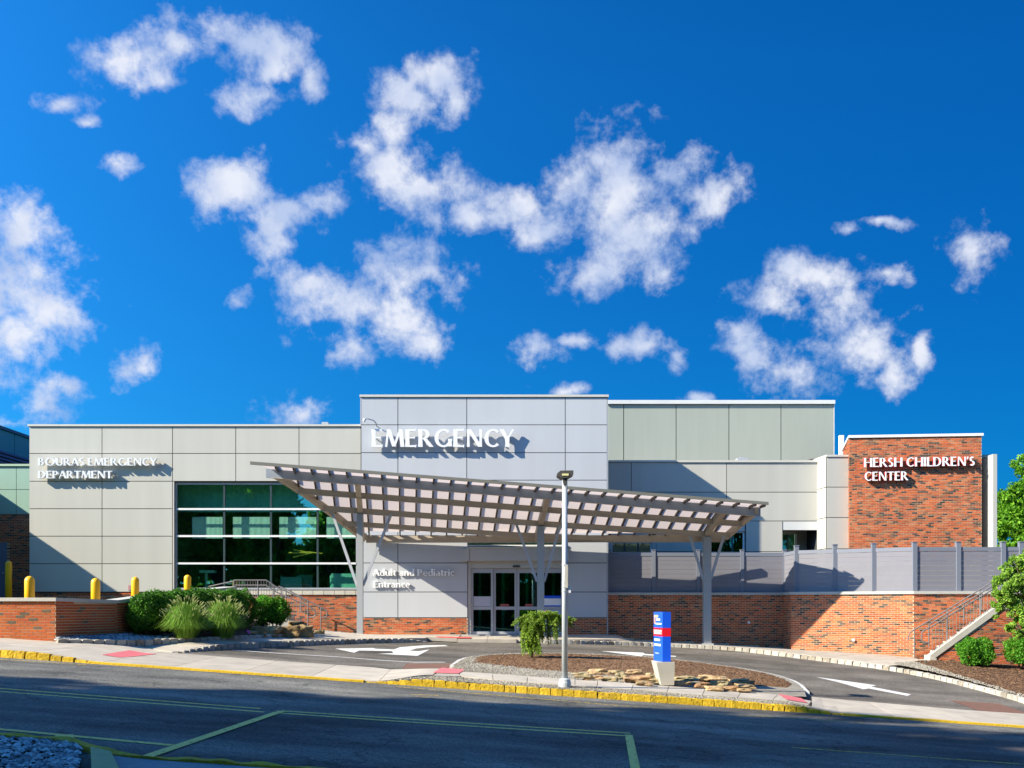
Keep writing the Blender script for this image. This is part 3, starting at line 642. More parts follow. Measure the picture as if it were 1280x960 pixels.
# ---- near left planting bed with river rock -----------------------------
nb_edge = TRS([(-120, 912), (0, 925), (55, 927.5), (88, 930.5), (112, 936.5), (140, 946), (180, 952), (300, 960), (420, 969)])
m_ = MB(); q = smooth(nb_edge, 2); drape(m_, q, offset(q, -0.12), 60, 3, lambda x, y: Sz(x) + .07 + .03 * noise.noise((x * 4, y * 4, 7)), .1); m_.build('kerb', KERBY, kind='structure')
bedA = offset(resample(smooth(nb_edge[:5], 2), 30), -.12); bedB = [(bedA[0][0], 6.5), (-2.72, 6.5)]
bz = lambda x, y: Sz(x) + .03 + .02 * noise.noise((x * 3, y * 3, 9))
fill(bedA, bedB, 30, 20, bz, 'planting_bed', SOIL, kind='structure')
pts = scatter_strip(bedA, bedB, 4200, lambda x, y: bz(x, y) + .01)
RK = MB()
for (x, y, z) in pts:
    s_ = random.uniform(.018, .044); rn = [random.uniform(.7, 1.2) for _ in range(6)]; a = random.uniform(0, 3.1); ca, sa = math.cos(a), math.sin(a)
    q = [(s_ * rn[0] * 1.3, 0, 0), (0, s_ * rn[1], 0), (-s_ * rn[2] * 1.3, 0, 0), (0, -s_ * rn[3], 0), (s_ * .2, s_ * .1, s_ * rn[4] * .8), (0, 0, -s_ * .5), (s_*.8, s_*.6, s_*.3), (-s_*.8, s_*.6, s_*.35), (-s_*.8, -s_*.55, s_*.3), (s_*.8, -s_*.6, s_*.35)]
    vv = [(x + p[0] * ca - p[1] * sa, y + p[0] * sa + p[1] * ca, z + p[2]) for p in q]
    RK.add(vv, [(0, 6, 4), (6, 1, 4), (1, 7, 4), (7, 2, 4), (2, 8, 4), (8, 3, 4), (3, 9, 4), (9, 0, 4), (0, 5, 6), (6, 5, 1), (1, 5, 7), (7, 5, 2), (2, 5, 8), (8, 5, 3), (3, 5, 9), (9, 5, 0)])
RK.build('river_rock', RIPRAP, label='blue grey river rock filling the near planting bed', cat='river rock', kind='stuff')
m_ = MB(); qa = TRS([(113, 936), (138, 944)], .05); m_.prism([qa[0], qa[1], (qa[1][0] + 1.52, 7.0), (qa[0][0] + 1.50, 7.0)], Sz(-4) - .1, Sz(-4.1) + .085)
m_.build('kerb_return', plain('worn_yellow_concrete', (0.42, 0.39, 0.17), 0.9, var=.15, scale=6, bump=.3), kind='structure')
m_ = MB(); drape(m_, offset(resample(smooth(nb_edge[5:], 1), 20), -.13), [(-2.5, 7), (-1, 7)], 20, 4, lambda x, y: Sz(x) + .045); m_.build('pavement', plain('grey_concrete', (0.26, 0.27, 0.28), .9, var=.12, bump=.4), kind='structure')

# ------------------------------------------------------------------ brick walls
BW, BH, JO = 0.190, 0.053, 0.0138
BL, BC = BW + JO, BH + JO
_bm = {}
def brick_mesh(mat, l=BW):
    k = (mat.name, round(l, 3))
    if k not in _bm:
        m_ = MB(); m_.add([(-l/2, 0, 0), (l/2, 0, 0), (l/2, 0, BH), (-l/2, 0, BH), (-l/2, .03, 0), (l/2, .03, 0), (l/2, .03, BH), (-l/2, .03, BH)],
              [(0, 1, 2, 3), (0, 4, 5, 1), (3, 2, 6, 7), (1, 5, 6, 2), (0, 3, 7, 4)])
        me = bpy.data.meshes.new('brick'); me.from_pydata(m_.v, [], m_.f); me.materials.append(mat); me.update(); _bm[k] = me
    return _bm[k]
def brick_face(x0, y0, x1, y1, zb, zt, mat, parent, single=False, proud=.006, holes=(), limit=0):
    """bricks on the vertical plane from (x0,y0) to (x1,y1); outside is to the right of that direction. zb, zt may be functions of distance"""
    Lh = math.hypot(x1 - x0, y1 - y0); dx, dy = (x1 - x0) / Lh, (y1 - y0) / Lh; nx_, ny_ = dy, -dx
    fb_ = zb if callable(zb) else (lambda s: zb); ft_ = zt if callable(zt) else (lambda s: zt)
    zmin = min(fb_(0), fb_(Lh), fb_(Lh/2)); zmax = max(ft_(0), ft_(Lh), ft_(Lh/2)); top = zmax
    rows = int((zmax - zmin) / BC) + 2; mbk = MB(); cnt = 0
    for r in range(rows):
        z1 = top - r * BC - .004; z0 = z1 - BH
        off = (r % 2) * BL / 2; k = 0
        while True:
            s0 = k * BL - off; s1 = s0 + BW; k += 1
            if s0 >= Lh: break
            a = max(s0, 0.002); b = min(s1, Lh - .002)
            if b - a < .03: continue
            m = (a + b) / 2
            if z0 < fb_(m) - BH or z1 > ft_(m) + .01: continue
            if any(h[0] < m < h[1] and h[2] < (z0 + z1) / 2 < h[3] for h in holes): continue
            pr_ = proud + random.uniform(-.002, .002)
            if single and (not limit or cnt < limit):
                full = abs((b - a) - BW) < .002
                inst('brick', brick_mesh(mat, BW if full else round(b - a, 2)), parent, (x0 + dx * m + nx_ * pr_, y0 + dy * m + ny_ * pr_, z0), (0, 0, math.atan2(dy, dx))); cnt += 1
            else:
                vs = []
                for (s_, z_) in ((a, z0), (b, z0), (b, z1), (a, z1)): vs.append((x0 + dx * s_ + nx_ * pr_, y0 + dy * s_ + ny_ * pr_, z_))
                for (s_, z_) in ((a, z0), (b, z0), (b, z1), (a, z1)): vs.append((x0 + dx * s_ - nx_ * .01, y0 + dy * s_ - ny_ * .01, z_))
                mbk.add(vs, [(0, 1, 2, 3), (0, 4, 5, 1), (3, 2, 6, 7), (1, 5, 6, 2), (0, 3, 7, 4)])
    if mbk.f: tag(mbk.build('brickwork', mat, parent), kind='stuff')

# ------------------------------------------------------------------ hospital building
hosp = thing('hospital_building', 'long cream and pale grey panel clad hospital building with the glass entrance doors', 'building', (-3, 39, 0))
def wall_grid(mb, xs, zs, y, holes, th):
    xs = sorted(set(xs + [h[i] for h in holes for i in (0, 1)])); zs = sorted(set(zs + [h[i] for h in holes for i in (2, 3)]))
    cell = lambda i, j: 0 <= i < len(xs) - 1 and 0 <= j < len(zs) - 1 and not any(h[0] - 1e-6 <= xs[i] and xs[i+1] <= h[1] + 1e-6 and h[2] - 1e-6 <= zs[j] and zs[j+1] <= h[3] + 1e-6 for h in holes)
    for i in range(len(xs) - 1):
        for j in range(len(zs) - 1):
            if not cell(i, j): continue
            a, b, c, d = xs[i], xs[i+1], zs[j], zs[j+1]
            mb.add([(a, y, c), (b, y, c), (b, y, d), (a, y, d)], [(0, 1, 2, 3)]); mb.add([(a, y+th, c), (a, y+th, d), (b, y+th, d), (b, y+th, c)], [(0, 1, 2, 3)])
            if not cell(i-1, j): mb.add([(a, y, c), (a, y, d), (a, y+th, d), (a, y+th, c)], [(0, 1, 2, 3)])
            if not cell(i+1, j): mb.add([(b, y, c), (b, y+th, c), (b, y+th, d), (b, y, d)], [(0, 1, 2, 3)])
            if not cell(i, j-1): mb.add([(a, y, c), (a, y+th, c), (b, y+th, c), (b, y, c)], [(0, 1, 2, 3)])
            if not cell(i, j+1): mb.add([(a, y, d), (b, y, d), (b, y+th, d), (a, y+th, d)], [(0, 1, 2, 3)])
def panels(parent, pxs, pys, d, mat, skip=(), gap=.026, th=.035, rowxs=None):
    """flat panels between joint columns and rows given in photo pixels on the plane at distance d"""
    for j in range(len(pys) - 1):
        cx = pxs if rowxs is None or j not in rowxs else rowxs[j]
        for i in range(len(cx) - 1):
            x0, x1 = wx(cx[i], d), wx(cx[i+1], d); z1, z0 = wz(pys[j], d), wz(pys[j+1], d); mx_, mz_ = (cx[i] + cx[i+1]) / 2, (pys[j] + pys[j+1]) / 2
            if any(h[0] < mx_ < h[1] and h[2] < mz_ < h[3] for h in skip): continue
            g = gap / 2; j_ = random.uniform(0, .003)
            m_ = MB(); m_.box(x0 + g, x1 - g, d - th - j_, d - .003, z0 + g, z1 - g); m_.build('wall_panel', mat, parent)
def rect(px0, px1, py0, py1, d): return (wx(px0, d), wx(px1, d), wz(py1, d), wz(py0, d))

# left wing
DL = 39.0; xL, xT = wx(37, DL), wx(451.5, DL)
win = rect(218, 447, 603, 737, DL)
core = MB(); wall_grid(core, [xL, xT + .1], [-.4, wz(531.5, DL)], DL, [win], .3)
core.box(xL, xL + .25, DL + .301, 52, -.4, wz(531.5, DL)); core.box(xL, xT + .1, 52.01, 52.3, -.4, wz(531.5, DL))
wl = core.build('wall', JOINT, hosp, label='cream panel clad wing with the wide green window')
m_ = MB(); m_.box(xL + .26, xT, DL + .31, 52, wz(535, DL), wz(532, DL)); m_.build('roof', ROOFM, hosp)
LX = [37, 128, 216, 295, 374, 451.5]; LY = [533.5, 567, 601.7, 636, 670.3, 704.7, 740]
panels(wl, LX, LY[:3], DL, CREAM); panels(wl, [37, 128, 216], LY[2:], DL, CREAM)
m_ = MB(); m_.box(wx(216.3, DL), wx(218, DL), DL - .03, DL - .003, wz(740, DL), wz(602, DL)); m_.build('window_trim', CREAM, wl)
m_ = MB(); m_.box(xL - .04, xT, DL - .09, DL + .35, wz(533.2, DL), wz(530.8, DL)); m_.build('coping', TRIMC, hosp)
m_ = MB()
for i, px in enumerate(np.arange(365, 446, 13.3)):
    b_ = MB(); b_.box(wx(px, DL) + .008, min(wx(446.5, DL), wx(px + 13.3, DL) - .008), DL - .07, DL - .003, wz(743.3, DL), wz(738.2, DL)); b_.build('sill_stone', STAIRC, hosp)
b_ = MB(); b_.box(wx(216, DL), wx(364.6, DL), DL - .07, DL - .003, wz(743.3, DL), wz(738.2, DL)); b_.build('sill_stone', STAIRC, hosp)
m_ = MB(); m_.box(xL, wx(451, DL), DL - .012, DL - .002, -.3, wz(743.3, DL)); bwl = m_.build('brick_base', MORTAR, hosp)
brick_face(wx(300, DL), DL - .012, wx(450, DL), DL - .012, -.1, wz(743.5, DL), BRICK, bwl)
brick_face(xL, DL - .012, wx(216, DL), DL - .012, .35, wz(741, DL), BRICK, bwl)
# the big window
def window(parent, x0, x1, z0, z1, y, xm, zm, fmat, hm, gmat, fr=.06, depth=.1, name='window', tm=None, label=None):
    w_ = MB(); tm = tm or fr
    w_.box(x0, x0 + fr, y, y + depth, z0, z1); w_.box(x1 - fr, x1, y, y + depth, z0, z1); w_.box(x0 + fr, x1 - fr, y, y + depth, z1 - tm, z1); w_.box(x0 + fr, x1 - fr, y, y + depth, z0, z0 + fr)
    wo = w_.build(name, fmat, parent, label=label)
    xe = [x0 + fr] + xm + [x1 - fr]; ze = [z0 + fr] + zm + [z1 - tm]
    for x in xm:
        b_ = MB(); b_.box(x - .035, x + .035, y + .012, y + depth - .01, z0 + fr, z1 - tm); b_.build('mullion', MULL, wo)
    for z in zm:
        b_ = MB(); b_.box(x0 + fr, x1 - fr, y - .03, y + .01, z - .035, z + .035); b_.build('transom', hm, wo)
    for i in range(len(xe) - 1):
        for j in range(len(ze) - 1):
            b_ = MB(); b_.box(xe[i] + .012, xe[i+1] - .012, y + .045, y + .057, ze[j] + .01, ze[j+1] - .01); b_.build('pane', gmat, wo)
    return wo
window(hosp, win[0], win[1], win[2], win[3], DL + .06, [wx(279.5, DL), wx(338, DL), wx(396.5, DL)], [wz(p, DL) for p in (704.2, 670, 636.2)], ALU, WHITEM, GLASSB, .07, .12)
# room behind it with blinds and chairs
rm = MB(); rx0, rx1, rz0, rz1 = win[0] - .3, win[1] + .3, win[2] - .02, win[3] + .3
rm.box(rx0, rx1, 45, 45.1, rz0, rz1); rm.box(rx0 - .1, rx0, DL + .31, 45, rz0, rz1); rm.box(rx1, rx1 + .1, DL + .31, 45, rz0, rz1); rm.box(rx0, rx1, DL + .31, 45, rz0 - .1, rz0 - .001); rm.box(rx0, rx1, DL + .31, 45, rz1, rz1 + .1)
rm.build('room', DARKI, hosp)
for a, b in ((240, 278), (291, 337), (349, 395), (408, 450)):
    b_ = MB(); n = 24; x0, x1 = wx(a, DL + .4), wx(b, DL + .4)
    vs = []
    for i in range(n + 1):
        x = lerp(x0, x1, i / n); y = DL + .42 + .002 * math.sin(i * 1.7); vs += [(x, y, wz(672, DL)), (x, y, wz(645, DL))]
    b_.add(vs, [(2*i, 2*i+2, 2*i+3, 2*i+1) for i in range(n)]); b_.build('blind', BLIND, hosp)
m_ = MB(); m_.box(wx(222, DL + .7), wx(452, DL + .7), DL + .72, DL + .78, wz(640, DL + .7), wz(600, DL + .7)); m_.build('added_upper_panel', plain('added_green_panel', (0.16, 0.50, 0.40), 0.8, var=.2, scale=1.5, streak=True), hosp)  # invented panel, added inside to brighten the top row of glass
def chair(px, pz, w=.85, h=.8, y=40.1):
    b_ = MB(); x = wx(px, y); z = wz(pz, y)
    b_.box(x, x + w, y, y + .12, z, z + h); b_.box(x, x + w, y + .121, y + .6, z, z + .38); b_.box(x - .06, x - .005, y + .05, y + .6, z, z + .55)
    b_.build('lounge_chair', CHAIRG, hosp)
chair(414, 737, 1.0, .62)
chair(352, 737, .8, .5, 41.5); chair(372, 737, .6, .6, 42.5)
m_ = MB(); m_.tube([(wx(258, 40), 40, wz(737, 40)), (wx(258, 40), 40, wz(715, 40))], .05); m_.box(wx(250, 40), wx(268, 40), 39.9, 40.3, wz(716, 40), wz(713, 40)); m_.build('side_table', CHAIRG, hosp)
YSTK = plain('yellow_tube', (0.75, 0.52, 0.05), .4)
m_ = MB()
for a, b in (((361, 691), (392, 691)), ((367, 687), (390, 691.5)), ((366, 696.5), (390, 691)), ((385, 690), (403, 692))):
    m_.tube([W3(a[0], a[1], 39.5), W3(b[0], b[1], 39.5)], .025, 6)
m_.build('hanging_ornament', YSTK, hosp)

m_ = MB(); m_.box(wx(161, DL), wx(164.5, DL), DL - .06, DL - .036, wz(738, DL), wz(731.5, DL)); m_.build('wall_plate', plain('dull_pink_plate', (.45, .22, .25), .5), hosp)

# entrance tower
DT = 38.65; tx0, tx1 = wx(451.5, DT), wx(759, DT)
door = rect(584.5, 709, 686, 800, DT)
core = MB(); wall_grid(core, [tx0, tx1], [-.3, wz(495.5, DT)], DT, [(door[0], door[1], -.3, door[3])], .3)
core.box(tx0, tx0 + .25, DT + .301, 42.5, -.3, wz(495.5, DT)); core.box(tx1 - .25, tx1, DT + .301, 42.5, -.3, wz(495.5, DT)); core.box(tx0, tx1, 42.51, 42.8, -.3, wz(495.5, DT))
wt = core.build('wall', JOINT, hosp, label='tall pale grey entrance block with the doors')
m_ = MB(); m_.box(tx0 + .26, tx1 - .26, DT + .31, 42.5, wz(500, DT), wz(497, DT)); m_.build('roof', ROOFM, hosp)
panels(wt, [451.5, 497.5, 583.5, 706.5, 759], [496.8, 531.2, 566, 600.3, 635, 669.5], DT, BLUEP)
panels(wt, [454, 497.5, 584.5, 709.5, 759], [669.5, 703.7, 740, 772], DT, BLUEP, skip=[(584, 710, 660, 800)])
m_ = MB(); m_.box(tx0 - .05, tx1 + .05, DT - .09, DT + .35, wz(496.6, DT), wz(493.8, DT)); m_.build('coping', TRIMC, hosp)
# side cladding of the tower where it stands above the left wing
m_ = MB(); m_.box(tx0 - .03, tx0 - .002, DT - .03, 42.8, wz(531, DT), wz(496.8, DT)); m_.build('side_panel', BLUEP, wt)
m_ = MB(); m_.box(tx1 + .002, tx1 + .03, DT - .03, 42.8, 0, wz(496.8, DT)); m_.build('side_panel', BLUEP, wt)
m_ = MB(); m_.box(tx0 + .05, door[0], DT - .012, DT - .002, -.3, wz(772.3, DT)); bt = m_.build('brick_base', MORTAR, hosp)
m_ = MB(); m_.box(door[1], tx1 - .002, DT - .012, DT - .002, -.3, wz(772.3, DT)); bt2 = m_.build('brick_base', MORTAR, hosp)
brick_face(tx0 + .05, DT - .012, door[0], DT - .012, 0.03, wz(772.8, DT), BRICK, bt)
brick_face(door[1], DT - .012, tx1 - .01, DT - .012, 0.0, wz(772.8, DT), BRICK, bt2)
m_ = MB(); m_.box(tx0, door[0], DT - .05, DT - .013, -.3, .03); m_.box(door[1], tx1, DT - .05, DT - .013, -.3, .03); m_.build('concrete_footing', CONC2, hosp)
# header box over the doors, transom glass above
m_ = MB(); m_.box(wx(577, DT), wx(587, DT), DT - .22, DT - .04, wz(701.5, DT), wz(686.3, DT)); m_.box(wx(587.4, DT), wx(701.6, DT), DT - .20, DT - .04, wz(701.2, DT), wz(686.3, DT)); m_.box(wx(702, DT), wx(711, DT), DT - .22, DT - .04, wz(701.5, DT), wz(686.3, DT))
m_.build('door_header', BLUEP, hosp)
m_ = MB(); m_.box(wx(584, DT), wx(709, DT), DT - .24, DT - .06, wz(685.9, DT), wz(684.6, DT)); m_.box(wx(584, DT), wx(709, DT), DT - .10, DT - .055, wz(683.2, DT), wz(681.2, DT)); m_.build('transom_frame', WHITEM, hosp)
m_ = MB(); m_.box(wx(585, DT), wx(708, DT), DT - .05, DT - .037, wz(684.4, DT), wz(670, DT)); m_.build('transom_glass', GLASST, hosp)
# doorway
yd = DT + .12
m_ = MB(); zt = wz(701, DT)
m_.box(door[0] + .002, door[0] + .12, yd - .09, yd + .1, 0, zt); m_.box(door[1] - .12, door[1] - .002, yd - .09, yd + .1, 0, zt); m_.box(door[0] + .121, door[1] - .121, yd - .06, yd + .1, wz(710, DT), zt)
dr = m_.build('door_frame', plain('beige_door_head', (0.50, 0.49, 0.46), .4), hosp)
m_ = MB(); m_.box(wx(641, DT), wx(650, DT), yd - .10, yd - .062, wz(709, DT), wz(706.8, DT)); m_.build('door_sensor', JOINT, dr)
edges = [588.4, 616.6, 646.2, 675.4, 704.6]
for i in range(4):
    x0, x1 = wx(edges[i], DT), wx(edges[i+1], DT); y = yd + (0 if i in (0, 3) else .07); z0, z1 = 0.045, wz(710.3, DT)
    b_ = MB(); f = .09; zm0, zm1 = wz(762.2, DT), wz(758.2, DT)
    b_.box(x0 + .006, x0 + f, y, y + .05, z0, z1); b_.box(x1 - f, x1 - .006, y, y + .05, z0, z1)
    for a, b in ((z0, wz(789.5, DT)), (zm0, zm1), (wz(716, DT), z1)): b_.box(x0 + f, x1 - f, y, y + .05, a, b)
    lf = b_.build('sliding_door', DOORF, hosp)
    for a, b in ((wz(789.5, DT), zm0), (zm1, wz(716, DT))):
        c_ = MB(); c_.box(x0 + f + .002, x1 - f - .002, y + .02, y + .03, a, b); c_.build('pane', GLASSD, lf)
    if i in (1, 2):
        c_ = MB(); c_.box((x0 + x1) / 2 - .16 + (.03 if i == 2 else -.02), (x0 + x1) / 2 + .14, y + .005, y + .018, wz(757.8, DT), wz(755, DT)); c_.build('door_sticker', plain('red_sticker', (.35, .08, .07), .5), lf)
    if i == 0:
        c_ = MB(); c_.box(x0 + .10, x1 - .10, y + .004, y + .016, wz(757.8, DT), wz(745.5, DT)); ns = c_.build('door_notice', plain('grey_notice', (0.44, 0.45, 0.52), .5), lf)
    if i == 3:
        c_ = MB(); c_.box(x0 + .10, x1 - .10, y + .004, y + .014, wz(757.5, DT), wz(746, DT)); c_.build('door_notice', SWHITE, lf, label='white door notice with blue bars')
        c_ = MB(); c_.box(x0 + .10, x1 - .10, y - .002, y + .0035, wz(748, DT), wz(744.5, DT)); c_.box(x0 + .10, x1 - .10, y - .002, y + .0035, wz(758, DT), wz(756.6, DT)); c_.build('notice_bar', SBLUE, lf)
        c_ = MB(); c_.box(x0 + .10, x1 - .10, y + .004, y + .014, wz(788, DT), wz(762.6, DT)); c_.build('door_poster', plain('pale_blue_poster', (.42, .50, .66), .5), lf)
m_ = MB(); vx0, vx1 = door[0] - .2, door[1] + .2
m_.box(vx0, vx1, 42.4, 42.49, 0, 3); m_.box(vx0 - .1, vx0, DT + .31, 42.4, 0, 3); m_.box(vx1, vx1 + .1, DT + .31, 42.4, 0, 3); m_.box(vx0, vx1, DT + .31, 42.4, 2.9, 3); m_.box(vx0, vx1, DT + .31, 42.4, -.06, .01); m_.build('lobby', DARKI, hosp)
m_ = MB()
for px in (598, 627, 657, 690): m_.box(wx(px, 41), wx(px + 3.5, 41), 41, 41.05, .02, 2.4)
m_.build('inner_door_frame', plain('teal_inner_frame', (0.05, 0.55, 0.42), .5), hosp)
m_ = MB(); m_.box(door[0], door[1], DT - .1, DT + .3, -.05, .03); m_.build('threshold', ALU, hosp)

# upper rear block, right
DU = 46.0
m_ = MB(); m_.box(wx(757, DU), wx(1041.5, DU), DU, DU + 12, -.5, wz(505, DU)); wu = m_.build('wall', JOINT, hosp, label='grey green panelled block standing behind the right wing')
panels(wu, [757, 779.5, 845, 911, 976, 1041.5], [506, 580], DU, OLIVE, gap=.035)
m_ = MB(); m_.box(wx(757, DU) , wx(1042.8, DU), DU - .15, DU + 12.1, wz(505.5, DU), wz(500.8, DU)); m_.build('coping', TRIMW, hosp)
m_ = MB(); m_.box(wx(1041.6, DU), wx(1042.6, DU), DU - .06, DU + .4, -.4, wz(506, DU)); m_.build('corner_trim', TRIMW, hosp)

# lower right wing
DR = 41.3
wn1 = rect(764, 815, 677, 702, DR); wn2 = rect(884, 931, 664, 702, DR); rec = rect(978, 1022, 651.5, 704, DR)
x0, x1 = wx(758, DR), wx(1022, DR)
core = MB(); wall_grid(core, [x0, x1], [-.5, wz(577.5, DR)], DR, [wn1, wn2, rec], .3)
core.box(x0, x0 + .2, DR + .301, DU - .2, -.5, wz(578, DR))
wr = core.build('wall', JOINT, hosp, label='cream panelled wing above the grey vinyl fence')
m_ = MB(); m_.box(x0, wx(1050, DR), DR + .31, DU - .16, wz(581, DR), wz(579, DR)); m_.build('roof', ROOFM, hosp)
panels(wr, [758, 789, 908, 1022], [578.2, 615.3, 651.3], DR, CREAM, rowxs={1: [758, 789, 908, 1022]})
panels(wr, [758, 820, 884, 932, 978, 1022], [651.3, 689.5, 712], DR, CREAM, skip=[(763, 816, 670, 700), (884, 932, 655, 700), (978, 1022, 651, 705)])
for a, b, c, d in ((758, 764, 677, 712), (815, 820, 677, 712), (764, 815, 652, 677), (884, 931, 652, 664)):
    m_ = MB(); m_.box(wx(a, DR), wx(b, DR), DR - .02, DR - .002, wz(d, DR), wz(c, DR)); m_.build('wall_panel', CREAM, wr)
m_ = MB(); m_.box(x0, x1 + .03, DR - .09, DR + .35, wz(578.2, DR), wz(575.6, DR)); m_.build('coping', TRIMC, hosp)
window(hosp, *wn1[:2], wn1[2], wn1[3], DR + .06, [wx(781, DR), wx(798, DR)], [], WHITEM, WHITEM, GLASST)
window(hosp, *wn2[:2], wn2[2], wn2[3], DR + .06, [wx(902, DR), wx(916, DR)], [], WHITEM, WHITEM, GLASSB)
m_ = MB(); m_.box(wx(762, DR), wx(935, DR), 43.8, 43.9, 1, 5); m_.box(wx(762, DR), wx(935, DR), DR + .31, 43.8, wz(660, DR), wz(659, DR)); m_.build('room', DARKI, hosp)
# recess with entrance glazing
yr = 42.8
m_ = MB(); m_.box(rec[0] - .1, rec[1] + .1, yr, yr + .1, -.3, rec[3]); m_.box(rec[0] - .12, rec[0] - .001, DR + .301, yr, -.3, rec[3]); m_.box(rec[1] + .001, rec[1] + .12, DR + .301, yr, -.3, rec[3]); m_.box(rec[0], rec[1], DR + .301, yr, rec[3], rec[3] + .1)
m_.build('recess', CREAM, hosp)
m_ = MB(); m_.box(rec[0] + .01, rec[1] - .01, DR - .02, DR + .2, wz(662.5, DR), rec[3] - .01); m_.build('recess_header', TRIMW, hosp)
window(hosp, rec[0] + .05, rec[1] - .45, wz(706, DR), wz(663, DR), yr - .14, [wx(996, DR)], [wz(686, DR)], ALU, ALU, GLASSB)
# angled return and front piece, right
c0 = (wx(1022, DR), DR); c1 = (wx(1033.3, 40.45), 40.45); zc = wz(570.3, 40.45)
m_ = MB(); m_.prism([c0, c1, (wx(1062, 40.45), 40.45), (wx(1062, 40.45), 44), (c0[0], 44)], -.5, zc - .03); wa = m_.build('wall', JOINT, hosp, label='cream corner piece beside the brick block')
def vpan(parent, a, b, z0, z1, mat, g=.013, th=.03):
    Lh = math.hypot(b[0] - a[0], b[1] - a[1]); d = ((b[0] - a[0]) / Lh, (b[1] - a[1]) / Lh); n = (d[1], -d[0])
    P0 = (a[0] + d[0] * g, a[1] + d[1] * g); P1 = (b[0] - d[0] * g, b[1] - d[1] * g)
    m_ = MB(); m_.prism([(P0[0] + n[0] * .003, P0[1] + n[1] * .003), (P1[0] + n[0] * .003, P1[1] + n[1] * .003), (P1[0] + n[0] * th, P1[1] + n[1] * th), (P0[0] + n[0] * th, P0[1] + n[1] * th)], z0 + g, z1 - g)
    m_.build('wall_panel', mat, parent)
for p0, p1 in ((571, 609), (609, 647), (647, 686), (686, 720)):
    vpan(wa, c0, c1, wz(p1, 40.45), wz(p0, 40.45), CREAM); vpan(wa, c1, (wx(1062, 40.45), 40.45), wz(p1, 40.45), wz(p0, 40.45), CREAM)
m_ = MB(); m_.prism([(c0[0] - .03, c0[1]), (c1[0] - .03, c1[1] - .07), (wx(1062, 40.45), c1[1] - .07), (wx(1062, 40.45), 44.05), (c0[0] - .03, 44.05)], zc - .029, zc + .05); m_.build('coping', TRIMC, hosp)
# right of the brick block
m_ = MB(); m_.box(wx(1226, 41), wx(1246, 41), 41, 47, -.5, wz(568.4, 41)); wq = m_.build('wall', JOINT, hosp, label='narrow grey strip of wall right of the brick block')
for p0, p1 in ((568.6, 609), (609, 647), (647, 690)): vpan(wq, (wx(1224, 41), 41), (wx(1241, 41), 41), wz(p1, 41), wz(p0, 41), BLUEP)
m_ = MB(); m_.box(wx(1241.3, 39.3), wx(1246.3, 39.3), 39.3, 46, -.5, wz(567.6, 39.3)); m_.build('pilaster', CREAM, hosp)
# small roof things
m_ = MB(); m_.box(wx(922, 43), wx(935, 43), 43, 43.5, wz(580, 43), wz(572.5, 43)); m_.box(wx(926, 43), wx(931, 43), 43.1, 43.3, wz(572.5, 43), wz(571, 43)); m_.build('roof_vent', ALU, hosp)
m_ = MB(); m_.box(wx(1013, 43), wx(1024, 43), 43, 43.5, wz(580, 43), wz(573.5, 43)); m_.build('roof_vent', LAMPH, hosp)
m_ = MB(); m_.box(wx(1050, 44.5), wx(1055, 44.5), 44.5, 44.7, wz(600, 44.5), wz(544, 44.5)); m_.build('vent_pipe', WHITEM, hosp)
m_ = MB(); m_.box(wx(402, 41), wx(410, 41), 41, 41.3, wz(535, 41), wz(527.5, 41)); m_.build('roof_vent', ALU, hosp)

# brick block on the right
hb = thing('brick_building', 'square orange brick block with white coping and white letters on it', 'building', (15.5, 40, 0))
b0 = (wx(1061.5, 40.1), 40.1); b1 = (wx(1227, 39.6), 39.6); bk = (wx(1054, 43.5), 43.5)
zt1 = wz(547.6, 40.1)
m_ = MB(); m_.prism([b0, b1, (b1[0] + .1, 44.0), bk], -.5, zt1); hw = m_.build('wall', MORTAR, hb)
brick_face(b0[0], b0[1], b1[0], b1[1], wz(700, 40), zt1 - .01, BRICK, hw); brick_face(bk[0], bk[1], b0[0], b0[1], wz(700, 40), zt1 - .01, BRICK, hw)
m_ = MB(); m_.prism([(b0[0] - .05, b0[1] - .06), (b1[0] + .05, b1[1] - .06), (b1[0] + .15, 44.1), (bk[0] - .07, bk[1])], zt1 + .001, zt1 + .10); m_.build('coping', WHITEM, hb)

# left annexe
an = thing('annexe_building', 'brick and mint green annexe with a blue louvre band at the left edge', 'building', (-22, 43, 0))
DA = 42.0; ax1 = wx(40, DA)
m_ = MB(); m_.box(-30, ax1 + 1, DA, DA + .3, -.4, wz(583, DA)); m_.box(-30, -21.9, DA + .301, 62, -.4, wz(585, DA)); aw = m_.build('wall', JOINT, an)
for a, b in ((-21.9, -20.0), (-20.0, ax1)):
    for c, d in ((583.5, 612), (612, 643)):
        m_ = MB(); m_.box(a + .01, b - .01, DA - .04, DA - .003, wz(d, DA) + .01, wz(c, DA) - .01); m_.build('wall_panel', MINT, aw)
m_ = MB(); m_.box(-30, ax1, DA - .1, DA + .35, wz(583, DA) + .001, wz(580.3, DA)); m_.build('coping', plain('mint_coping', (.4, .52, .36), .5), an)
m_ = MB(); m_.box(-30, ax1, DA - .014, DA - .002, -.4, wz(643.3, DA)); ab = m_.build('brick_base', MORTAR, an)
brick_face(-21.4, DA - .014, ax1, DA - .014, .6, wz(643.5, DA), BRICK, ab, holes=[(0, 1.1, -1, wz(678, DA))])
m_ = MB(); m_.box(-21.4, wx(9, DA), DA - .035, DA - .003, .3, wz(678, DA)); ad = m_.build('door', plain('blue_grey_door', (.16, .19, .25), .5), an)
m_ = MB(); m_.box(wx(4, DA), wx(6.5, DA), DA - .10, DA - .036, wz(717, DA), wz(715.4, DA)); m_.build('handle', ALU, ad)
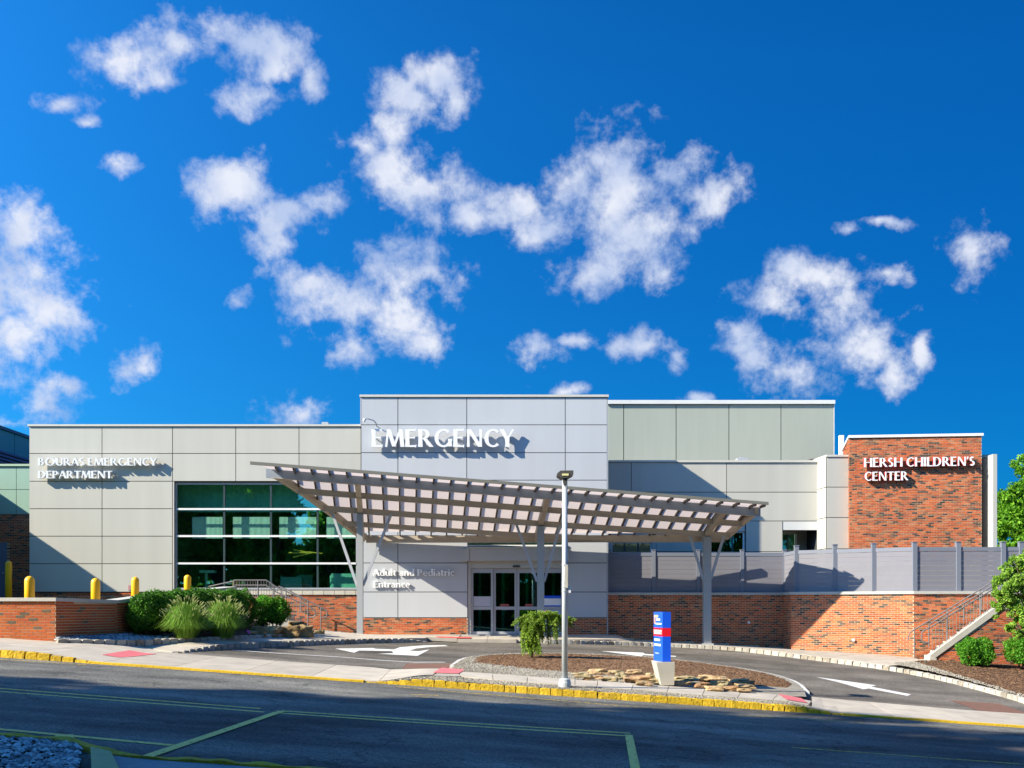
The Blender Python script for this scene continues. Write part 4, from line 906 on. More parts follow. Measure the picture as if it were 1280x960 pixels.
# upper receding storey
zA, zB, zC = wz(533, 44), wz(563, 44), wz(580, 44)
UXx = wx(0, 44) 
m_ = MB(); m_.box(UXx - 8, UXx - .05, 42.32, 62, wz(583, 42), zA - .1); au = m_.build('wall', JOINT, an, label='dark teal upper storey set back')
y_ = 42.4
for ya, yb in ((42.4, 45.3), (45.3, 48.2), (48.2, 51), (51, 61)):
    m_ = MB(); m_.box(UXx - .049, UXx - .01, ya + .02, yb - .02, zB + .02, zA - .12); m_.build('wall_panel', TEALP, au)
m_ = MB(); m_.box(UXx - 8, UXx + .06, 42.3, 62, zA - .1, zA + .03); m_.build('coping', plain('dark_teal_trim', (.02, .10, .2), .5), an)
for k in range(5):
    z = lerp(zC - .1, zB - .08, k / 4)
    m_ = MB(); m_.box(UXx - .049, UXx + .03, 42.35, 61, z, z + .09); m_.build('louvre_slat', BLUEDK, au)
# the annexe's forward arm left of the frame
m_ = MB(); zz = 3.87 + .68 * (22.0 - 18.1); m_.box(-32, -22.0, 33.5, 41.95, -.3, zz - .1); fa = m_.build('wall', CREAM, an)
m_ = MB(); m_.box(-32.1, -21.97, 33.4, 41.96, zz - .099, zz); m_.build('coping', TRIMC, an)

# ------------------------------------------------------------------ letters
A_D = math.radians
def arc(cx, cy, rx, ry, a0, a1, wv, wh, n=10):
    """curved stroke: thickness wv where it runs upright, wh where it runs level"""
    outp, inn = [], []
    for i in range(n + 1):
        t_ = A_D(lerp(a0, a1, i / n)); c, s_ = math.cos(t_), math.sin(t_)
        th = wh + (wv - wh) * abs(c) ** 1.5
        outp.append((cx + (rx) * c, cy + (ry) * s_)); inn.append((cx + (rx - th) * c, cy + (ry - th) * s_))
    return [[outp[i], outp[i+1], inn[i+1], inn[i]] for i in range(n)]
def st(x, y0=0, y1=1, w=.16):
    w *= 1.2                             # upright stem, slightly waisted
    h = w / 2; e = h * 1.22; m = (y0 + y1) / 2
    return [[(x - e, y0), (x + e, y0), (x + h, m), (x + e, y1), (x - e, y1), (x - h, m)]]
def dg(x0, y0, x1, y1, w):
    w *= 1.18
    return [[(x0 - w/2, y0), (x0 + w/2, y0), (x1 + w/2, y1), (x1 - w/2, y1)]]
def hb_(x0, x1, y, h=.105, flare=.05): return [[(x0, y - h/2), (x1 - .04, y - h/2), (x1, y - h/2 - flare), (x1 + .02, y + h/2 + flare), (x1 - .04, y + h/2), (x0, y + h/2)]]
TK, TN = .20, .105
def glyphs():
    g = {}
    g['A'] = (dg(.05, 0, .38, 1, .09) + dg(.72, 0, .38, 1, .18) + [[(.16, .30), (.60, .30), (.57, .38), (.19, .38)]], .78)
    g['B'] = (st(.10) + [[(.12, .93), (.30, .93), (.30, 1), (.12, 1)], [(.12, .49), (.32, .49), (.32, .56), (.12, .56)], [(.12, 0), (.34, 0), (.34, .07), (.12, .07)]] + arc(.28, .755, .25, .245, -90, 90, TK, TN) + arc(.30, .275, .30, .275, -90, 90, TK, TN), .66)
    g['C'] = (arc(.46, .5, .44, .52, 48, 312, TK, TN, 16), .78)
    g['D'] = (st(.10) + [[(.12, .93), (.32, .93), (.32, 1), (.12, 1)], [(.12, 0), (.32, 0), (.32, .07), (.12, .07)]] + arc(.30, .5, .46, .5, -90, 90, TK + .01, TN, 14), .82)
    g['E'] = (st(.10) + hb_(.15, .50, .955) + hb_(.15, .46, .52, .08, .03) + hb_(.15, .53, .045), .60)
    g['F'] = (st(.10) + hb_(.15, .50, .955) + hb_(.15, .46, .52, .08, .03), .56)
    g['G'] = (arc(.48, .5, .46, .52, 50, 325, TK, TN, 16) + st(.80, .03, .46, .15), .92)
    g['H'] = (st(.10) + st(.70) + [[(.16, .47), (.64, .47), (.64, .55), (.16, .55)]], .82)
    g['I'] = (st(.10), .24)
    g['L'] = (st(.10) + hb_(.15, .52, .045), .56)
    g['M'] = (dg(.08, 0, .18, 1, .09) + dg(.48, .02, .20, 1, .17) + dg(.48, .02, .79, 1, .10) + dg(.90, 0, .80, 1, .17), 1.0)
    g['N'] = (st(.10, w=.10) + dg(.70, 0, .13, 1, .17) + st(.72, w=.10), .84)
    g['O'] = (arc(.52, .5, .50, .52, 0, 360, TK + .01, TN, 24), 1.06)
    g['P'] = (st(.10) + [[(.12, .93), (.30, .93), (.30, 1), (.12, 1)], [(.12, .42), (.30, .42), (.30, .49), (.12, .49)]] + arc(.28, .71, .29, .29, -90, 90, TK, TN), .62)
    g['R'] = (st(.10) + [[(.12, .93), (.30, .93), (.30, 1), (.12, 1)], [(.12, .45), (.30, .45), (.30, .52), (.12, .52)]] + arc(.28, .725, .28, .275, -90, 90, TK, TN) + dg(.66, 0, .32, .47, .18), .74)
    g['S'] = (arc(.27, .74, .24, .27, 40, 270, TK, TN + .02, 10) + arc(.27, .265, .26, .275, -140, 90, TK, TN + .02, 10), .56)
    g['T'] = (st(.34) + [[(.0, .90), (.68, .90), (.68, 1.0), (.0, 1.0)]], .70)
    g['U'] = (st(.10, .33, 1, TK) + st(.66, .33, 1, .11) + arc(.385, .36, .37, .38, 180, 360, TK - .02, TN, 12), .78)
    g['Y'] = (dg(.34, .42, .06, 1, .17) + dg(.34, .42, .64, 1, .10) + st(.34, 0, .45), .70)
    g["'"] = (dg(.04, .72, .10, 1, .13), .18)
    x = .66
    g['a'] = (st(.40, 0, x * .72, .13) + arc(.25, x * .68, .215, x * .33, 0, 140, .12, .08, 8) + arc(.24, .19, .22, .21, 60, 330, .12, .08, 10), .52)
    g['c'] = (arc(.28, x/2, .27, x/2 + .02, 48, 312, .14, .08, 12), .47)
    g['d'] = (st(.47, 0, 1.06, .14) + arc(.27, x/2, .26, x/2 + .01, 30, 330, .14, .08, 14), .60)
    g['e'] = (arc(.28, x/2, .27, x/2 + .02, 0, 318, .14, .08, 14) + [[(.12, x/2 - .03), (.53, x/2 - .03), (.53, x/2 + .04), (.12, x/2 + .04)]], .56)
    g['i'] = (st(.09, 0, x, .14) + [[(.01, .82), (.17, .82), (.17, .97), (.01, .97)]], .23)
    g['l'] = (st(.09, 0, 1.06, .14), .23)
    g['n'] = (st(.09, 0, x, .14) + st(.47, 0, x * .62, .14) + arc(.30, x * .60, .235, x * .42, 0, 150, .13, .08, 8), .60)
    g['r'] = (st(.09, 0, x, .14) + arc(.30, x * .60, .22, x * .40, 60, 150, .13, .11, 5), .40)
    g['t'] = (st(.15, .08, .84, .14) + [[(0, x - .09), (.36, x - .09), (.36, x), (0, x)]] + arc(.28, .14, .2, .15, 185, 290, .13, .09, 5), .38)
    g['u'] = (st(.09, .18, x, .14) + st(.47, 0, x, .14) + arc(.27, .22, .25, .23, 180, 330, .12, .08, 8), .60)
    return g
GL = glyphs(); GM = {}
def letter_mesh(ch, depth, mats, key):
    k = (ch, key)
    if k in GM: return GM[k]
    m_ = MB()
    for i, poly in enumerate(GL[ch][0]):
        n = len(poly); a = sum(poly[q][0] * poly[(q+1) % n][1] - poly[(q+1) % n][0] * poly[q][1] for q in range(n))
        if a < 0: poly = poly[::-1]
        f0 = -.0012 * (i % 7)
        vs = [(x, f0, y) for x, y in poly] + [(x, depth, y) for x, y in poly]
        m_.mat(0); m_.add(vs, [tuple(range(n))]); 
        m_.mat(1 if len(mats) > 1 else 0)
        # sides
        b_ = len(m_.v); m_.v += vs
        for q in range(n):
            m_.f.append((b_ + q, b_ + n + q, b_ + n + (q+1) % n, b_ + (q+1) % n)); m_.m.append(m_.k)
        m_.f.append(tuple(b_ + q for q in reversed(range(n, 2 * n)))); m_.m.append(m_.k)
    me = bpy.data.meshes.new('letter'); me.from_pydata(m_.v, [], m_.f)
    for mm in mats: me.materials.append(mm)
    if len(mats) > 1: me.polygons.foreach_set('material_index', m_.m)
    me.update(); GM[k] = me; return me
def write(parent, text, pxl, pxr, pyb, pyt, d, mats, key, depth_m, rotz=0.0, sp=.05, caps_h=None, small=None, origin=None):
    """letters between photo columns pxl..pxr, baseline pyb, cap top pyt, front faces at distance d"""
    h = (pyb - pyt) * d / F; wtot = 0; adv = []
    big = [True] * len(text)
    if small:                                            # small capitals: first of each word bigger
        big = [i == 0 or text[i-1] == ' ' for i in range(len(text))]
    for c, bg in zip(text, big):
        s_ = 1.0 if bg else (small or 1.0)
        w_ = .30 if c == ' ' else (GL[c][1] + sp) * s_; adv.append((wtot, s_)); wtot += w_
    X0 = wx(pxl, d); Wd = wx(pxr, d) - X0; sxx = Wd / (wtot - sp); zb = wz(pyb, d)
    for c, (a, s_) in zip(text, adv):
        if c == ' ': continue
        me = letter_mesh(c, 1.0, mats, key)
        x = a * sxx
        pos = (X0 + x * math.cos(rotz), d + x * math.sin(rotz), zb)
        inst('letter', me, parent, pos, (0, 0, rotz), (sxx * s_, depth_m, h * s_))
sgn = thing('sign', 'large white raised letters reading EMERGENCY high on the pale grey entrance block', 'sign', (wx(464, 38.3), 38.3, wz(559, 38.3)))
write(sgn, 'EMERGENCY', 464.5, 643, 558.5, 536.5, 38.37, [LETW], 'w', .10, small=None)
m_ = MB(); 
for px in (470, 489, 533, 567, 591, 618, 637): m_.box(wx(px, 38.4), wx(px, 38.4) + .04, 38.401, DT - .036, wz(549, 38.4), wz(548, 38.4))
m_.build('bracket', ALU, sgn)
sgn = thing('sign', 'silver raised letters reading BOURAS EMERGENCY DEPARTMENT on the cream wall at left', 'sign', (wx(47, 38.6), 38.6, wz(600, 38.6)))
write(sgn, 'BOURAS EMERGENCY', 47.5, 196, 581.8, 572.5, 38.73, [LETG], 'g', .13)
write(sgn, 'DEPARTMENT', 47.5, 140.5, 597.8, 588.5, 38.73, [LETG], 'g', .13)
sgn = thing('sign', 'white letters with red sides reading HERSH CHILDRENS CENTER on the orange brick block', 'sign', (wx(1080, 39.9), 39.9, wz(600, 39.9)))
sgn['label'] = "white letters with red sides reading HERSH CHILDREN'S CENTER on the orange brick block"
rz = math.atan2(b1[1] - b0[1], b1[0] - b0[0])
write(sgn, "HERSH CHILDREN'S", 1080, 1213.5, 583.8, 572.6, 39.82, [LETW, LETR], 'hr', .14, rotz=rz)
write(sgn, 'CENTER', 1080.5, 1133.5, 600.9, 589.9, 39.82, [LETW, LETR], 'hr', .14, rotz=rz)
sgn = thing('sign', 'small white letters reading Adult and Pediatric Entrance left of the doors', 'sign', (wx(466, 38.5), 38.5, wz(735, 38.5)))
write(sgn, 'Adult and Pediatric', 466, 568, 719.6, 711.4, 38.53, [LETB], 'w2', .05)
write(sgn, 'Entrance', 466.5, 512.5, 734.3, 726, 38.53, [LETB], 'w2', .05)

# security camera on the tower
sc_ = thing('security_camera', 'white dome camera on a curved blue grey arm above the big letters', 'camera', W3(470, 533, 38.5))
m_ = MB(); m_.tube([W3(471, 533, DT - .05), W3(470, 529, 38.3), W3(467, 525.5, 38.25), W3(460, 523.5, 38.2), W3(456, 524, 38.2)], .018); m_.build('arm', plain('blue_grey_arm', (.2, .25, .33), .5), sc_)
m_ = MB(); c = W3(455.5, 524.5, 38.2); m_.tube([c + Vector((0, 0, .03)), c, c - Vector((0, 0, .06)), c - Vector((0, 0, .09))], [.04, .055, .045, .02], 12); m_.build('dome', WHITEM, sc_, smooth=True)

# ------------------------------------------------------------------ canopy
can = thing('entrance_canopy', 'wide sloping steel canopy with translucent roof sheets over the driveway', 'canopy', (0, 36.8, 0))
VT = [0, .185, .43, .68, .89, 1.0]; CT = [0, .03, .29, .60, .90, 1.0]
def Yf(X): return 34.19 + .0833 * X
def Yr(X): return 38.25 - .03 * X
def HC(X, Y):
    vv = (Y - Yf(X)) / (Yr(X) - Yf(X)); c = vv * .15 if vv < 0 else interp(vv, VT, CT)
    zf = 5.10 - .0684 * X; return zf + (3.73 - zf) * c
def XL(Y): return interp(Y, [33.3, 34.25, 38.4], [-8.35, -7.95, -5.38])
def XR(Y): return interp(Y, [34.8, 38.1], [8.55, 7.75])
def long_beam(off, w=.10, h=.18, rear=False, mat=BEAM, name='beam', dz=-.09, ext=0):
    n = 24
    def pt(X): return (X, (Yr(X) if rear else Yf(X) + off))
    xa = -8.1
    for _ in range(6): xa = XL(pt(xa)[1])
    xb = 8.4
    for _ in range(6): xb = XR(pt(xb)[1])
    xa -= ext; xb += ext; m_ = MB(); vs = []
    for i in range(n + 1):
        X, Y = pt(lerp(xa, xb, i / n)); z = HC(X, Y) + dz
        vs += [(X, Y - w/2, z - h), (X, Y + w/2, z - h), (X, Y + w/2, z), (X, Y - w/2, z)]
    fs = []
    for i in range(n):
        a = 4 * i; b = a + 4
        for k in range(4): k2 = (k + 1) % 4; fs.append((a + k, b + k, b + k2, a + k2))
    fs += [(3, 2, 1, 0), (4*n, 4*n+1, 4*n+2, 4*n+3)]
    m_.add(vs, fs)
    m_.mat(0)
    # bottom flange lip
    return m_.build(name, mat, can)
long_beam(.75, .10, .285, dz=.0, mat=plain('shade_tinted_steel', (0.30, 0.34, 0.41), 0.5, metal=0.1, var=0.08, scale=5), name='fascia_beam', ext=.16)  # overhang shade put into this darker, bluer steel colour
long_beam(1.75); long_beam(2.75); long_beam(3.6); long_beam(0, .12, .26, rear=True, dz=-.04)
# thin bottom flanges, a touch wider than the beams
for off in (.75, 1.75, 2.75):
    long_beam(off, .15, .02, dz=-.272, mat=BEAM, name='beam_flange')
# side beams
def side(Xf, y0, y1, name):
    m_ = MB(); vs = []; n = 12
    for i in range(n + 1):
        Y = lerp(y0, y1, i / n); X = Xf(Y); z = HC(X, Y) - .004; w = .14
        vs += [(X - w/2, Y, z - .24), (X + w/2, Y, z - .24), (X + w/2, Y, z), (X - w/2, Y, z)]
    fs = []
    for i in range(n):
        a = 4 * i; b = a + 4
        for k in range(4): k2 = (k + 1) % 4; fs.append((a + k, a + k2, b + k2, b + k))
    fs += [(0, 1, 2, 3), (4*n+3, 4*n+2, 4*n+1, 4*n)]
    m_.add(vs, fs); m_.build(name, BEAM, can)
side(XL, 34.35, 38.35, 'side_beam'); side(XR, 35.55, 37.95, 'side_beam')
# columns with their cross beams and struts
cols = [(-5.33, 36.5, .21, -.12, 1.81, (415, 647.5), (489, 646)), (1.02, 37.0, .25, -.03, 1.96, (645.5, 658), (700, 656)), (7.03, 37.5, .27, -.27, 2.06, (862.5, 672), (905, 674))]
for (cx_, cy_, w_, zb_, zs_, s1, s2) in cols:
    top = HC(cx_, cy_) - .30
    m_ = MB(); m_.box(cx_ - w_/2, cx_ + w_/2, cy_ - w_/2, cy_ + w_/2, zb_ - .1, top); co = m_.build('column', plain('pale_column_paint', (.36, .37, .37), .45, metal=.1, var=.03), can)
    m_ = MB(); m_.box(cx_ - w_*.75, cx_ + w_*.75, cy_ - w_*.75, cy_ + w_*.75, zb_ - .05, zb_ + .02); m_.build('base_plate', ALU, co)
    m_ = MB(); n = 12; vs = []
    for i in range(n + 1):
        Y = lerp(Yf(cx_) + .80, Yr(cx_) - .08, i / n); X = cx_ - .1 * (Y - cy_); z = HC(X, Y) - .012; w = .18
        vs += [(X - w/2, Y, z - .285), (X + w/2, Y, z - .285), (X + w/2, Y, z), (X - w/2, Y, z)]
    fs = []
    for i in range(n):
        a = 4 * i; b = a + 4
        for k in range(4): k2 = (k + 1) % 4; fs.append((a + k, a + k2, b + k2, b + k))
    fs += [(0, 1, 2, 3), (4*n+3, 4*n+2, 4*n+1, 4*n)]
    m_.add(vs, fs); m_.build('cross_beam', BEAM, can)
    for k, s_ in enumerate((s1, s2)):
        X = wx(s_[0], cy_); z = HC(X, cy_) - .26
        sg = -1 if k == 0 else 1
        m_ = MB(); m_.beam((cx_ + sg * (w_/2 + .0), cy_, zs_), (X, cy_ + .02 * (k + 1), z), .09, .09, (0, 1, 0)); m_.build('strut', STEEL, can)
# ribs, roof sheets and the raised caps
def rib_line(Xi):
    pts = []; Y = Yf(Xi) + .02
    while True:
        X = Xi - .1 * (Y - Yf(Xi))
        if Y > Yr(X) - .02: break
        if X < XL(Y) - .02 or (Y > 35 and X > XR(Y) + .05): break
        pts.append((X, Y)); Y += .1
    return pts
SPc = .565; nrib = int(16.85 / SPc); Xs = [-8.2 + SPc * i for i in range(nrib + 1)] + [8.5]
ribs = [rib_line(x) for x in Xs]
def sweep(pts, w, z0, z1, name, mat):
    vs = []; n = len(pts) - 1
    for X, Y in pts:
        z = HC(X, Y); vs += [(X - w/2, Y, z + z0), (X + w/2, Y, z + z0), (X + w/2, Y, z + z1), (X - w/2, Y, z + z1)]
    fs = []
    for i in range(n):
        a = 4 * i; b = a + 4
        for k in range(4): k2 = (k + 1) % 4; fs.append((a + k, a + k2, b + k2, b + k))
    fs += [(0, 1, 2, 3), (4*n+3, 4*n+2, 4*n+1, 4*n)]
    m_ = MB(); m_.add(vs, fs); return m_.build(name, mat, can)
RIBM = plain('dark_roof_rib', (0.07, 0.055, 0.045), .6)
for p in ribs:
    if len(p) > 2:
        sweep(p, .05, -.085, .008, 'roof_rib', RIBM)
        if len(p) > 5: sweep(p[2:], .04, .016, .075, 'roof_cap', EDGE)
for i in range(len(ribs) - 1):
    xa, xb = Xs[i] + .001, Xs[i+1] - .001; vs = []; rows = []
    Y = Yf(xa) + .02
    while Y < 38.2:
        x0 = max(xa - .1 * (Y - Yf(xa)), XL(Y)); x1 = min(xb - .1 * (Y - Yf(xa)), XR(Y) + .05) if Y > 35 else xb - .1 * (Y - Yf(xa))
        if x1 - x0 > .03 and Y < Yr(x0) - .03: rows.append((x0, x1, Y))
        elif rows: break
        Y += .1
    if len(rows) < 2: continue
    for x0, x1, Y in rows: vs += [(x0, Y, HC(x0, Y) + .012), (x1, Y, HC(x1, Y) + .012)]
    m_ = MB(); m_.add(vs, [(2*k, 2*k+1, 2*k+3, 2*k+2) for k in range(len(rows) - 1)]); m_.build('roof_sheet', SHEET, can)
# front edge channel
m_ = MB(); n = 30; vs = []
for i in range(n + 1):
    X = lerp(-8.42, 8.6, i / n); Y = Yf(X); z = HC(X, Y + .02)
    vs += [(X, Y - .06, z - .03), (X, Y + .015, z - .03), (X, Y + .015, z + .07), (X, Y - .06, z + .07)]
fs = []
for i in range(n):
    a = 4 * i; b = a + 4
    for k in range(4): k2 = (k + 1) % 4; fs.append((a + k, b + k, b + k2, a + k2))
fs += [(3, 2, 1, 0), (4*n, 4*n+1, 4*n+2, 4*n+3)]
m_.add(vs, fs); m_.build('edge_channel', EDGE, can)

# ------------------------------------------------------------------ retaining wall, fence
rw = thing('retaining_wall', 'long orange brick retaining wall with a concrete coping under the vinyl fence', 'wall', (9, 38, -.5))
ZR = 1.50
RP = [(tx1 + .03, 39.0), (10.17, 39.0), (10.1, 37.6), (13.67, 35.4), (21.0, 35.15)]
m_ = MB(); m_.prism(RP + [(21.0, 35.6), (13.9, 35.85), (10.6, 37.8), (10.6, 39.45), (tx1 + .03, 39.45)], -1.6, ZR); rwm = m_.build('wall_core', MORTAR, rw)
for (a, b, zf) in ((RP[0], RP[1], lambda s: -.06 - .055 * s), (RP[1], RP[2], lambda s: -.48), (RP[2], RP[3], lambda s: -.5 - .05 * s), (RP[3], RP[4], lambda s: -.85)):
    brick_face(a[0], a[1], b[0], b[1], zf, ZR - .003, BRICK, rwm)
m_ = MB(); cp = [(RP[0][0], 38.94), (10.12, 38.94), (10.03, 37.56), (13.65, 35.33), (21.0, 35.08)]
m_.prism(cp + [(21.0, 35.7), (13.95, 35.95), (10.7, 37.9), (10.7, 39.55), (RP[0][0], 39.55)], ZR + .001, ZR + .10); m_.build('coping', CONC2, rw)
for px, py, d in ((1066.5, 800, 36.5), (936, 778, 38.98)):
    m_ = MB(); c = W3(px, py, d - .03); m_.tube([c, c - Vector((.02, .12, 0))], .05, 8); m_.build('weep_pipe', WHITEM, rw)

fn = thing('vinyl_fence', 'grey blue vinyl board fence standing on the brick retaining wall', 'fence', (10, 38, 1.6))
def on(px, a, b):                                        # point on plan segment a-b seen at photo column px
    k = (px - 640) / F; dx, dy = b[0] - a[0], b[1] - a[1]; t_ = (k * a[1] - a[0]) / (dx - k * dy); return (a[0] + dx * t_, a[1] + dy * t_)
FA = [(tx1 + .1, 39.2), (10.32, 39.2), (10.28, 37.72), (13.72, 35.58), (21, 35.36)]
posts = [(FA[0][0], 39.2)] + [on(p, FA[0], FA[1]) for p in (817, 872.5, 927.5, 980.5)] + [on(995.5, FA[2], FA[3])] + [on(p, FA[2], FA[3]) for p in (1043.5, 1092)] + [on(1143, FA[2], FA[3])] + [on(p, FA[3], FA[4]) for p in (1197.5, 1253.5, 1276)] + [on(1330, FA[3], FA[4])]
ZB, ZT = ZR + .14, 3.10
for i, p in enumerate(posts):
    w_ = .13 if i < 5 else .15; zt_ = (3.19 if i < 5 else 3.26)
    m_ = MB(); m_.box(p[0] - w_/2, p[0] + w_/2, p[1] - w_/2, p[1] + w_/2, ZR + .09, zt_); m_.build('fence_post', FPOST, fn)
    m_ = MB(); m_.box(p[0] - w_/2 - .015, p[0] + w_/2 + .015, p[1] - w_/2 - .015, p[1] + w_/2 + .015, zt_ + .001, zt_ + .03); m_.build('post_cap', FPOST, fn)
for i in range(len(posts) - 1):
    a, b = Vector((*posts[i], 0)), Vector((*posts[i+1], 0)); d = (b - a).normalized(); a = a + d * .068; b = b - d * .068
    nb_ = 8; hh = (ZT - .13 - ZB) / nb_
    for k in range(nb_):
        z = ZB + hh * (k + .5); m_ = MB(); m_.beam(a + Vector((0, 0, z)), b + Vector((0, 0, z)), .045, hh - .005); m_.build('fence_board', FENCE, fn)
    for z, h_ in ((ZT - .06, .13), (ZB - .03, .06)):
        m_ = MB(); m_.beam(a + Vector((0, 0, z)), b + Vector((0, 0, z)), .075, h_); m_.build('fence_rail', FPOST, fn)

# ------------------------------------------------------------------ left low wall
lw = thing('low_wall', 'low red orange brick wall with concrete coping at the left edge', 'wall', (-11, 25, 0))
LP = [(-14.2, 24.5), (-10.75, 24.5), (-10.1, 26.55), (-9.75, 29.0), (-8.9, 33.4)]
def zt_w(x, y): return interp(y, [24.5, 26.5, 29.0, 33.4], [1.20, 1.15, 1.34, 1.63])
m_ = MB(); n = len(LP); back = [(-14.2, 24.85), (-11.05, 24.85), (-10.45, 26.6), (-10.1, 29.05), (-9.25, 33.5)]
vs = []; 
for (p, q) in zip(LP, back): zt_ = zt_w(*p); vs += [(p[0], p[1], -.1), (p[0], p[1], zt_), (q[0], q[1], zt_), (q[0], q[1], -.1)]
fs = []
for i in range(n - 1):
    a = 4 * i; b = a + 4
    for k in range(4): k2 = (k + 1) % 4; fs.append((a + k, b + k, b + k2, a + k2))
fs += [(3, 2, 1, 0), (4*n-4, 4*n-3, 4*n-2, 4*n-1)]
m_.add(vs, fs); lwm = m_.build('wall_core', MORTAR, lw)
brick_face(-13.0, 24.5, -10.75, 24.5, .19, 1.20, BRICKO, lwm, single=True)
brick_face(-14.2, 24.5, -13.01, 24.5, .19, 1.20, BRICKO, lwm)
brick_face(-10.75, 24.5, -10.1, 26.55, .25, lambda s: 1.20 - .02 * s, BRICKO, lwm, single=True, limit=125)
brick_face(-10.1, 26.55, -9.75, 29.0, .3, lambda s: 1.15 + .085 * s, BRICKO, lwm)
brick_face(-9.75, 29.0, -8.9, 33.4, .5, lambda s: 1.36 + .053 * s, BRICKO, lwm)
cf = []; m_ = MB(); vs = []
LQ = [(-14.2, 24.44), (-10.72, 24.44), (-10.04, 26.5), (-9.69, 28.98), (-8.84, 33.4)]; BQ = [(-14.2, 24.95), (-11.1, 24.95), (-10.52, 26.65), (-10.17, 29.1), (-9.32, 33.5)]
for i, (p, q) in enumerate(zip(LQ, BQ)): z = zt_w(*LP[i]) + .002; vs += [(p[0], p[1], z), (p[0], p[1], z + .085), (q[0], q[1], z + .085), (q[0], q[1], z)]
m_.add(vs, fs); m_.build('coping', CONC2, lw)

# bollards
bol = None
for (px, pt, pb, d, r_, lab) in ((37, 720, 745, 27.0, .125, 'yellow bollard behind the low brick wall, nearest the wall corner'), (119.5, 722.5, 748, 29.5, .125, 'yellow bollard standing in the building shade left of the shadow tip'), (169, 721, 745, 33.0, .12, 'yellow bollard in front of the sunlit cream wall'),
      (234.5, 718.5, 740, 36.0, .12, 'yellow bollard in front of the green window'), (10.7, 701, 748, 38.0, .117, 'tall yellow bollard beside the blue grey annexe door, partly shaded')):
    p = W3(px, pt, d); zb_ = G(p.x, p.y) + .25; h_ = p.z - zb_
    o = thing('bollard', lab, 'bollard', (p.x, p.y, zb_), 'yellow bollards')
    m_ = MB(); m_.tube([(p.x, p.y, zb_), (p.x, p.y, p.z - r_)] + [(p.x, p.y, p.z - r_ + r_ * math.sin(t_)) for t_ in (.4, .8, 1.2, 1.5)], [r_, r_] + [r_ * math.cos(t_) for t_ in (.4, .8, 1.2, 1.5)], 20)
    m_.build('sleeve', YBOL, o, smooth=True)
    m_ = MB(); m_.tube([(p.x, p.y, zb_ - .02), (p.x, p.y, zb_ + .04)], r_ + .06, 16); m_.build('base', CONC2, o)

# ------------------------------------------------------------------ lamp post
bx, by = TR(706, 858, .15); zb_ = G(bx, by) + .14
lp = thing('street_lamp', 'pale galvanised lamp post with a dark lantern head on the island verge', 'street lamp', (bx, by, zb_))
zt_ = wz(600, by)
m_ = MB(); m_.tube([(bx, by, zb_ + .1), (bx, by, zt_)], [.064, .056], 20); m_.build('pole', LAMPM, lp, smooth=True)
m_ = MB(); m_.tube([(bx, by, zb_ - .05), (bx, by, zb_ + .09), (bx, by, zb_ + .12), (bx, by, zb_ + .16), (bx, by, zb_ + .19)], [.135, .135, .125, .12, .075], 20); m_.build('base', LAMPM, lp)
hd = MB(); hx = .185; z0 = wz(592.3, by); z1 = wz(589.2, by)
prof = [(-.17, z0 - .01), (-.165, z0 - .045), (-.12, z0 - .075), (-.05, z0 - .105), (.05, z0 - .10), (.12, z0 - .06), (.175, z0 - .03), (.178, z1 + .005), (-.10, z1)]
hd.prism_y([(bx + a, b) for a, b in prof], by - .13, by + .30); ho = hd.build('lamp_head', LAMPH, lp)
m_ = MB(); m_.prism_y([(bx - .055, z0 - .095), (bx + .055, z0 - .095), (bx + .04, zt_ - .08), (bx + .02, zt_ - .14), (bx - .03, zt_ - .12), (bx - .045, zt_ - .04)], by - .085, by + .06); m_.build('knuckle', LAMPH, ho)
m_ = MB(); m_.box(bx - .065, bx + .075, by - .142, by - .131, z0 - .055, z0 - .012); m_.build('lens', LENS, ho)
m_ = MB(); m_.box(bx + .0, bx + .062, by - .078, by - .066, wz(735, by), wz(706, by)); m_.build('sticker', STAIRC, lp)
m_ = MB(); m_.box(bx + .08, bx + .125, by - .05, by + .05, wz(741, by), wz(732, by)); m_.build('junction_box', WHITEM, lp)
for py in (706.5, 728.5, 734, 739.5):
    m_ = MB(); m_.tube([(bx, by, wz(py, by)), (bx, by, wz(py, by) + .012)], .073, 16); m_.build('pole_band', ALU, lp)
m_ = MB(); m_.tube([W3(718.5, 856, 22.5), W3(718.5, 842, 22.5)], .012, 6); m_.build('marker_stake', plain('grey_stake', (.2, .2, .2), .6), None, label='thin grey marker stake in the gravel right of the lamp base', cat='stake')

# ------------------------------------------------------------------ pylon sign
sd = 23.6
sbx = wx(831, sd); ps = thing('pylon_sign', 'blue pylon sign with a red band on a tapered concrete foot on the island', 'sign', (sbx, sd, wz(848, sd)))
m_ = MB(); zt_, zb_ = wz(827.5, sd), wz(851, sd)
tp = [(wx(819.5, sd), sd - .12), (wx(842.5, sd), sd - .12), (wx(842.5, sd), sd + .75), (wx(819.5, sd), sd + .75)]; bt_ = [(wx(826.5, sd), sd - .02), (wx(842.5, sd), sd - .02), (wx(842.5, sd), sd + .68), (wx(826.5, sd), sd + .68)]
m_.add([(x, y, zb_ - .1) for x, y in bt_] + [(x, y, zt_) for x, y in tp], [(3, 2, 1, 0), (4, 5, 6, 7), (0, 1, 5, 4), (1, 2, 6, 5), (2, 3, 7, 6), (3, 0, 4, 7)]); m_.build('foot', STAIRC, ps)
